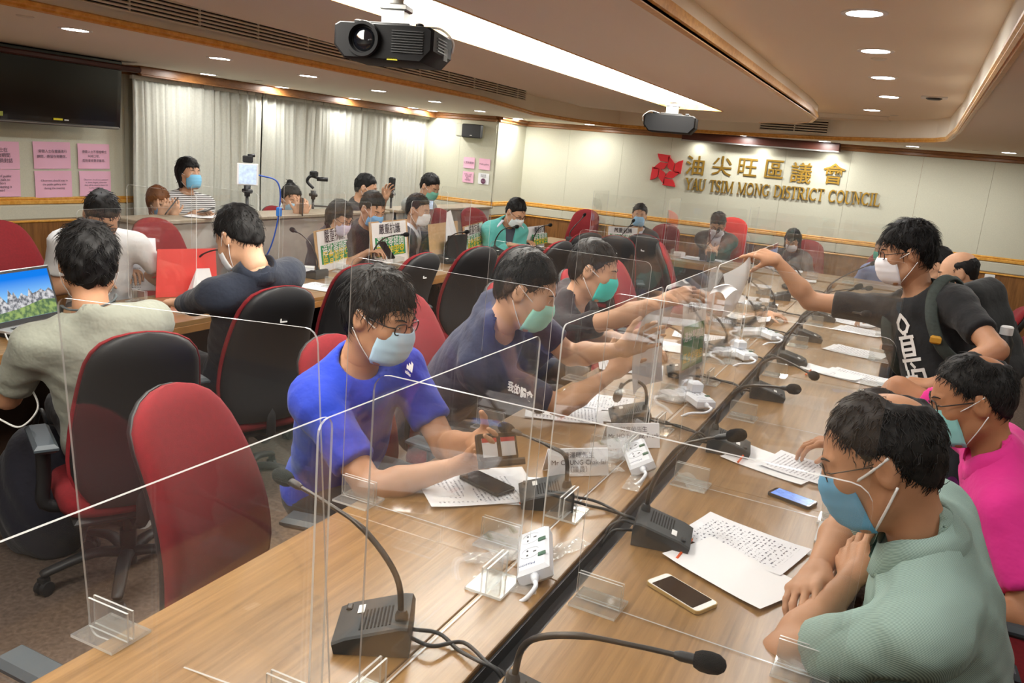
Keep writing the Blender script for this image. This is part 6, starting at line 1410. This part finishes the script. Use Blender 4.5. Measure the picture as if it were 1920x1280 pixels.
# sheet held by the navy T-shirt man, seen edge on, and the sheet passed between two hands
def held(label, pts, m=None):
    o = sum((V(p) for p in pts), V())/4; t = thing('paper', label, 'paper', o); A, B, C_, D_ = [V(p)-o for p in pts]
    n = (B-A).cross(D_-A).normalized()
    MB().grid(lambda u, v: A.lerp(B, u).lerp(D_.lerp(C_, u), v)+n*(.025*math.sin(PI*u)+.02*math.sin(PI*v)), 10, 10).build('sheet', m or M_wpaper, t, True); return t
hp0 = at_x(1203, 602, -.80); hp1 = at_x(1190, 744, -.80)
held('white sheet held up edge on by the man in the navy T-shirt', [hp0, hp0+V((.03, .30, .02)), hp1+V((.02, .30, 0)), hp1+V((-.01, .02, 0))])
M_thin = clear_sheet('thin_paper', (.9, .88, .9), .62, .6, .4)
held('thin white sheet passed from hand to hand above the table', [at_y(1408, 476, 3.86), at_y(1356, 514, 3.72), at_y(1352, 598, 3.70), at_y(1384, 560, 3.82)], M_thin)
wbk = V(wbt); held('folded sheet held out by the man in the turquoise mask', [at_x(1338, 540, -.66), at_x(1384, 545, -.56), at_x(1360, 560, -.6), at_x(1330, 552, -.68)])
# phone with two screens of coloured badges in the blue T-shirt man's hands
pm = at_z(932, 838, .92); xx = (at_z(962, 812, .94)-at_z(893, 850, .92)).normalized(); yy = (V((-.35, .25, .9))).normalized(); zz_ = xx.cross(yy)
ph = phone('black phone case with red and white cards in the blue T-shirt man’s hands', 0, 0, 0, M_black, M_off, .078, .16, mw=frame(pm, yy, -xx))
for k in (0, 1): MB().box((.0, -.04+.075*k, .0056), (.052, .058, .0008)).build('card', M_wpaper, ph); MB().box((.02, -.04+.075*k, .0062), (.012, .058, .0008)).build('card_band', mat('red_print', srgb(196, 40, 50), .6), ph)
MB().box((-.045, .0, .012), (.02, .17, .03), bev=.005).build('case_flap', M_black, ph)
# laptop with a mountain wallpaper, left edge
M_alu = mat('aluminium', srgb(200, 202, 204), .35, .6)
def wallpaper():
    m = bpy.data.materials.new('mountain_wallpaper'); m.use_nodes = True; nt = m.node_tree; nt.nodes.clear(); N = nt.nodes.new; Lk = nt.links.new
    tc = N('ShaderNodeTexCoord'); sp = N('ShaderNodeSeparateXYZ'); Lk(tc.outputs['Object'], sp.inputs[0])
    sky = N('ShaderNodeValToRGB'); mr = N('ShaderNodeMapRange'); mr.inputs[1].default_value = 0; mr.inputs[2].default_value = .2; Lk(sp.outputs['Y'], mr.inputs[0]); Lk(mr.outputs[0], sky.inputs[0])
    e = sky.color_ramp.elements; e[0].color = srgb(150, 205, 240); e[1].color = srgb(20, 120, 225); e[0].position = .45
    o = N('ShaderNodeOutputMaterial'); em = N('ShaderNodeEmission'); em.inputs[1].default_value = .9; Lk(sky.outputs[0], em.inputs[0]); Lk(em.outputs[0], o.inputs[0]); return m
def scr_mat(name, c1, c2, sc2): 
    m = mat(name, c1, .5); nt = m.node_tree; b = nt.nodes['Principled BSDF']; tc = nt.nodes.new('ShaderNodeTexCoord'); nz = nt.nodes.new('ShaderNodeTexNoise'); nz.inputs['Scale'].default_value = sc2; nz.inputs['Detail'].default_value = 8; rp = nt.nodes.new('ShaderNodeValToRGB')
    rp.color_ramp.elements[0].color = c1; rp.color_ramp.elements[1].color = c2; rp.color_ramp.elements[0].position = .4; rp.color_ramp.elements[1].position = .6; nt.links.new(tc.outputs['Object'], nz.inputs['Vector']); nt.links.new(nz.outputs[0], rp.inputs[0]); nt.links.new(rp.outputs[0], b.inputs['Emission Color']); b.inputs['Emission Strength'].default_value = .75; b.inputs['Base Color'].default_value = (.02, .02, .02, 1); return m
lc = at_z(62, 618, ZT); ld = (at_z(128, 600, ZT)-at_z(2, 628, ZT)).normalized()
lt = thing('laptop', 'silver laptop with a mountain wallpaper at the left edge', 'laptop', mw=Matrix.Translation((lc.x, lc.y, ZT+.03)) @ Matrix.Rotation(math.atan2(ld.y, ld.x), 4, 'Z'))
MB().box((0, -.11, -.004), (.36, .24, .016), bev=.004).build('base', M_alu, lt); MB().box((0, -.11, -.02), (.35, .23, .018)).build('stand', M_black, lt)
for r_ in range(5):
    for c in range(13): place('key', cached('key', lambda: MB().box((0, 0, 0), (.018, .016, .003), bev=.001).mesh('key', M_black)), lt, (-.138+.023*c, -.035-.021*r_, .0055))
lm = Matrix.Translation((0, .012, .004)) @ Matrix.Rotation(R(74), 4, 'X')
lid = MB().box((0, .12, -.004), (.36, .245, .007), bev=.003).build('lid', M_alu, lt, False, lm); MB().box((0, .12, .0005), (.352, .238, .002)).build('bezel', M_black, lid)
MB().box((0, .125, .0018), (.33, .205, .0008)).build('screen', wallpaper(), lid)
mt1, mt2 = scr_mat('screen_rock', srgb(210, 210, 214), srgb(70, 76, 90), 60), scr_mat('screen_woods', srgb(40, 90, 40), srgb(140, 170, 80), 45)
pk = [(-.165, .10), (-.15, .13), (-.135, .155), (-.125, .14), (-.11, .12), (-.095, .10), (-.085, .125), (-.075, .158), (-.06, .13), (-.05, .145), (-.035, .11), (-.01, .135), (.0, .125), (.02, .115), (.035, .15), (.05, .125), (.075, .13), (.1, .14), (.12, .125), (.145, .14), (.165, .12)]
MB().add([(x, y, .003) for x, y in pk]+[(.165, .06, .003), (-.165, .06, .003)], [tuple(range(len(pk)+2))]).build('screen_mountains', mt1, lid); MB().add([(-.165, .023, .0034), (.165, .023, .0034), (.165, .085, .0034), (.1, .092, .0034), (.03, .08, .0034), (-.05, .066, .0034), (-.165, .058, .0034)], [tuple(range(7))]).build('screen_woods', mt2, lid)
t = thing('charging_cable', 'thin white cable hanging from the laptop over the table edge', 'cable', (lc.x, lc.y, 0)); q0 = V((lc.x, lc.y, 0))
MB().tube(bez([at_z(8, 622, ZT+.02)-q0, at_z(18, 640, ZT+.02)-q0, at_z(45, 652, ZT+.006)-q0, at_d(52, 672, 2.95)-q0, at_d(34, 705, 2.95)-q0, at_d(62, 735, 2.9)-q0, at_d(70, 768, 2.9)-q0, at_d(38, 800, 2.9)-q0, at_d(0, 786, 2.9)-q0, at_d(-30, 770, 2.9)-q0], 8), .0035, 6).build('wire', M_white, t, True)
t = thing('bag', 'dark bag with an orange patch on the floor under the left table', 'bag', (at_d(80, 850, 3.25).x, at_d(80, 850, 3.25).y, 0))
m = nets(lambda p: smax(el(p, A_((0, 0, .22)), (.2, .16, .30)), -p[:, 2], .02)+.006*np.sin(p[:, 0]*40+p[:, 2]*30), (-.3, -.3, -.03), (.3, .3, .6), .02); place('body', npmesh('body', [(m[0], m[1], 0)], [cloth('bag_dark', (26, 26, 38))]), t)
fdir = (V((0, 0, 0))-V((t.location.x, t.location.y, 0))).normalized(); MB().ball(fdir*.155+V((0, 0, .30)), (.03, .03, .05), 12, 8).build('patch', mat('orange_patch', srgb(200, 84, 34), .8), t, True)
MB().tube(bez([fdir*.1+V((-.06, 0, .48)), fdir*.12+V((0, 0, .62)), fdir*.1+V((.06, 0, .48))], 6), .012, 6, flat=.5).build('handle', M_black, t, True)
# red board laptop and white tent stand
a, b = at_z(292, 558, ZT+.002), at_z(408, 552, ZT+.002); x = (b-a).normalized(); n = x.cross(V((0, 0, 1))); w_ = (b-a).length
M_redb = mat('red_board', srgb(226, 50, 40), .45)
t = thing('red_board', 'large red folded board standing on the left table beside the dark shirt man', 'board', mw=frame((a+b)/2, x, (V((0, 0, 1))-n*.25)))
hh = .27; MB().add([(-w_/2, 0, 0), (w_/2, 0, 0), (w_*.54, hh, 0), (-w_*.40, hh, 0), (-w_/2, 0, -.006), (w_/2, 0, -.006), (w_*.54, hh, -.006), (-w_*.40, hh, -.006)], [(0, 1, 2, 3), (7, 6, 5, 4), (0, 4, 5, 1), (1, 5, 6, 2), (2, 6, 7, 3), (3, 7, 4, 0)]).build('front_board', M_redb, t)
MB().box((0, hh*.45, -.07), (w_*.8, .006, .13)).build('brace', M_redb, t)
p = at_z(376, 556, ZT+.002)+n*.05; t = thing('tent_stand', 'white folded tent stand with a small dark mark before the red board', 'stand', mw=frame(p, x, V((0, 0, 1))-n*.2))
MB().add([(-.075, 0, 0), (.075, 0, 0), (.045, .17, 0), (-.03, .17, 0), (-.075, 0, -.1), (.075, 0, -.1)], [(0, 1, 2, 3), (5, 4, 3, 2), (0, 3, 4), (1, 5, 2)]).build('folded_card', M_wpaper, t); MB().box((.0, .085, .001), (.018, .03, .001), bev=.0).build('mark', M_black, t)
# white papers the bowed man reads
p = at_z(235, 545, ZT+.002); t = thing('paper', 'large white curled papers held up by the man in the white T-shirt', 'paper', mw=frame(p, V((.55, .8, 0)), V((-.35, .25, .9))))
for k in range(2): MB().grid(lambda u, v: ((u-.5)*.34, v*.30, .03*math.sin(v*2.2)+.02*u*v+.012*k), 8, 8).build('sheet', M_doc if k else M_wpaper, t, True)
for nm, px, py, lb in (('document_box', 575, 512, 'small white box by the first placard'), ('document_box', 1303, 472, 'small white box on the head table')):
    p = at_z(px, py, ZT); t = thing(nm, lb, 'box', (min(p.x, -3.3) if px < 900 else p.x, min(p.y, 9.0), ZT+.001), .6); MB().box((0, 0, .022), (.11, .07, .044), bev=.003).build('box', M_wpaper, t); MB().box((0, 0, .046), (.112, .072, .006), bev=.002).build('lid', M_white, t)
p = at_z(1352, 484, ZT); t = thing('cup', 'dark green desk cup in front of the middle man', 'cup', (p.x, 8.85, ZT+.001)); MB().lathe([(.04, 0), (.048, .1), (.043, .1), (.036, .01), (.001, .01)], n=18).build('body', mat('green_cup', srgb(30, 66, 66), .4), t, 'auto'); MB().lathe([(.046, .1), (.049, .104), (.046, .108)], n=18, cap=False).build('rim', M_black, t, 'auto')
p = at_z(772, 476, ZT); t = thing('water_bottle', 'small clear water bottle with blue label behind the second placard', 'bottle', (-3.66, p.y, ZT+.001)); MB().lathe([(.03, 0), (.032, .02), (.032, .12), (.014, .16), (.014, .17)], n=16).build('body', M_acrf, t, 'auto'); MB().lathe([(.0325, .04), (.0325, .09)], n=16, cap=False).build('label_band', mat('blue_band', srgb(70, 150, 220), .5), t); MB().lathe([(.016, .17), (.016, .19)], n=14).build('cap', M_white, t)
p = at_z(800, 480, ZT); t = thing('laptop', 'dark laptop open behind the torn placard', 'laptop', mw=rotz((-3.62, p.y, ZT+.001), 90)); MB().box((0, .0, .008), (.33, .22, .016), bev=.004).build('base', M_black, t); MB().box((0, -.115, .115), (.33, .01, .22), bev=.003).build('lid', M_black, t)
# camera stands in the gallery
def tripod(label, px, py, X, top_fn):
    p = at_x(px, py, X); t = thing('tripod', label, 'tripod', (p.x, p.y, 0)); h_ = p.z
    MB().tube([(0, 0, .45), (0, 0, h_-.12)], .012, 10).build('pole', M_black, t, True); MB().tube([(0, 0, h_-.14), (0, 0, h_-.06)], [.02, .026], 10).build('clamp_head', M_black, t, True); MB().tube([(-.04, 0, h_-.1), (.04, 0, h_-.1)], .016, 8).build('knob', M_black, t, True)
    for k in range(3): a = 2*PI*k/3; MB().tube([(0, 0, .5), (math.sin(a)*.24, math.cos(a)*.24, .012)], .01, 8).build('leg', M_black, t, True)
    top_fn(t, h_); return t
M_live = mat('live_screen', srgb(150, 165, 185), .3, noise=(40, .4), emit=(.45, .55, .7, .7))
def live(t, h_):
    f = Matrix.Translation((0, 0, h_+.02)) @ Matrix.Rotation(R(52), 4, 'Z')
    MB().box((0, 0, 0), (.15, .012, .16), bev=.004).build('phone', M_white, t, False, f); MB().box((0, -.008, 0), (.125, .003, .14)).build('phone_screen', M_live, t, False, f); MB().box((0, 0, .11), (.07, .03, .05), bev=.006).build('phone_clip', M_black, t, False, f); MB().tube([(0, 0, .135), (.05, 0, .14)], .012, 8).build('knob', M_black, t, True, f)
    MB().tube(bez([f @ V((.08, 0, 0)), V((.16, .14, h_-.02)), V((.17, .16, h_-.2)), V((.13, .12, h_-.5)), V((.02, .05, h_-.75))], 8), .006, 6).build('cable', mat('blue_cable', srgb(40, 80, 170), .5), t, True); MB().box((.165, .16, h_-.24), (.03, .03, .07), bev=.006).build('cable_plug', mat('blue_plug', srgb(60, 130, 220), .4), t)
tripod('phone on a black stand filming the meeting from the gallery', 464, 332, -4.45, live)
def gimbal(t, h_):
    MB().tube(bez([(0, 0, h_-.04), (-.05, -.03, h_+.02), (-.02, -.02, h_+.07), (.03, .02, h_+.06)], 6), .014, 8).build('gimbal_arm', M_black, t, True); MB().box((0, 0, h_+.09), (.06, .05, .06), bev=.01).build('gimbal_motor', M_black, t, 'auto'); MB().tube([(.02, .02, h_+.05), (.09, .09, h_+.05)], .02, 10).build('camera_lens', M_black, t, True); MB().tube([(0, 0, h_-.2), (.12, .14, h_-.2)], .008, 8).build('handle', M_black, t, True)
tripod('black gimbal camera on a pole behind the gallery counter', 588, 345, -5.05, gimbal)
tripod('small tripod with a phone clamp in the far gallery', 735, 345, -4.9, lambda t, h_: (MB().box((0, 0, h_), (.05, .05, .14), bev=.01).build('phone_clamp', M_black, t, 'auto'), MB().tube([(0, 0, h_-.1), (-.09, -.1, h_-.14)], .01, 8).build('pan_handle', M_black, t, True)))
def ph2(t, h_): MB().box((0, 0, h_+.02), (.02, .1, .09), Matrix.Rotation(R(-35), 3, 'Z'), bev=.004).build('phone', M_black, t); MB().box((.012, -.006, h_+.02), (.004, .085, .075), Matrix.Rotation(R(-35), 3, 'Z')).build('phone_screen', M_live, t)
tripod('phone on a slim stand beside the suit man', 802, 388, -3.95, ph2)
p = at_d(322, 386, 6.1); phone('dark phone held up by the brown haired woman', 0, 0, 0, M_black, M_off, mw=frame(p, V((.75, -.5, .3)), V((.2, .6, .8)))); p = at_d(386, 394, 6.3); phone('phone in the hand of the striped T-shirt woman', 0, 0, 0, M_black, M_off, mw=frame(p, V((.9, .3, .2)), V((-.3, .9, .1)))); p = at_d(565, 388, 7.1); phone('phone raised by the man with the top knot', 0, 0, 0, M_black, M_off, mw=frame(p, V((.8, -.45, .1)), V((.1, 0, 1))))
p = at_d(700, 470, 6.2); phone('phone in the hands of the man in black with sleeve stripes', 0, 0, 0, M_black, M_off, mw=frame(p+V((.12, 0, .02)), V((.1, 1, 0)), V((-.6, 0, .6))))
p = at_x(378, 402, -4.85); paper('white paper on the gallery counter before the striped T-shirt woman', p.x, p.y, 30, M_wpaper, z=1.031)
# backpack of the standing man
bp_ = standm; M_bag = cloth('backpack_black', (26, 28, 28), .3); M_strap = mat('strap_webbing', srgb(52, 60, 56), .8, noise=(80, .2))
c = bp_['nb']-bp_['u']*.24-bp_['f']*.235+bp_['r']*.0
t = thing('backpack', 'black backpack on the back of the standing man', 'backpack', (c.x, c.y, 0)); off = V((c.x, c.y, 0))
T3 = np.array([[bp_['r'].x, bp_['f'].x, bp_['u'].x], [bp_['r'].y, bp_['f'].y, bp_['u'].y], [bp_['r'].z, bp_['f'].z, bp_['u'].z]], np.float32); cc = A_(c-off)
def bagf(p):
    q = (p-cc)@T3; k = np.maximum(np.abs(q)-np.array([.10, .055, .17], np.float32), 0); d = vlen(k)-.055; e = np.maximum(np.abs(q-np.array([0, -.115, -.07], np.float32))-np.array([.08, .02, .07], np.float32), 0); return smin(d, vlen(e)-.03, .02)+.003*np.sin(q[:, 2]*60+q[:, 0]*30)
m = nets(bagf, cc-.38, cc+.38, .013); place('body', npmesh('body', [(m[0], m[1], 0)], [M_bag]), t)
for sg in (-1, 1):
    pts = [bp_['at'](sg*.10, -.15, bp_['L']-.10), bp_['at'](sg*.115, -.10, bp_['L']+.005), bp_['at'](sg*.125, -.02, bp_['L']+.03), bp_['at'](sg*.13, .075, bp_['L']-.02), bp_['at'](sg*.14, .135, bp_['L']-.12), bp_['at'](sg*.155, .135, bp_['L']-.24), bp_['at'](sg*.18, .06, bp_['L']-.33), bp_['at'](sg*.17, -.12, bp_['L']-.38)]
    if sg > 0: pts = [bp_['at'](.085, -.15, bp_['L']-.10), bp_['at'](.09, -.10, bp_['L']-.01), bp_['at'](.095, -.02, bp_['L']+.012), bp_['at'](.10, .06, bp_['L']-.03), bp_['at'](.115, .105, bp_['L']-.12), bp_['at'](.13, .10, bp_['L']-.24), bp_['at'](.15, .04, bp_['L']-.33), bp_['at'](.15, -.12, bp_['L']-.38)]
    MB().tube(bez([p-off for p in pts], 6), .024, 8, flat=.3).build('strap', M_strap, t, True)
    MB().box(bp_['at'](sg*.15 if sg < 0 else .125, .158 if sg < 0 else .118, bp_['L']-.19)-off, (.04, .03, .03), bev=.006).build('buckle', mat('yellow_buckle', srgb(190, 140, 40), .5) if sg < 0 else M_black, t)
MB().tube(bez([c-off+bp_['u']*.2-bp_['r']*.04, c-off+bp_['u']*.26, c-off+bp_['u']*.2+bp_['r']*.04], 6), .011, 8, flat=.5).build('top_handle', M_strap, t, True)
q = at_d(1888, 618, 3.3); t = thing('water_bottle', 'white capped bottle in the side pocket of the backpack', 'bottle', (q.x, q.y, q.z-.2)); MB().lathe([(.032, 0), (.034, .02), (.034, .15), (.02, .18)], n=16).build('body', M_black, t, 'auto'); MB().lathe([(.024, .18), (.024, .21), (.02, .215)], n=16).build('cap', M_white, t, 'auto')
# clear sheet leaning by the striped shirt man
pts = [at_z(1512, 830, 1.0), at_z(1548, 880, .95), at_z(1560, 985, .78), at_z(1545, 990, .78)]
o = at_z(1552, 985, .78); t = thing('acrylic_card', 'small clear acrylic card leaning before the striped shirt man', 'acrylic card', (o.x, o.y, ZT+.002)); MB().box((0, 0, .11), (.004, .16, .22), Matrix.Rotation(R(-14), 3, 'Y')).build('card', M_acr, t); MB().box((.0, 0, .004), (.05, .15, .006)).build('foot', M_acre, t)
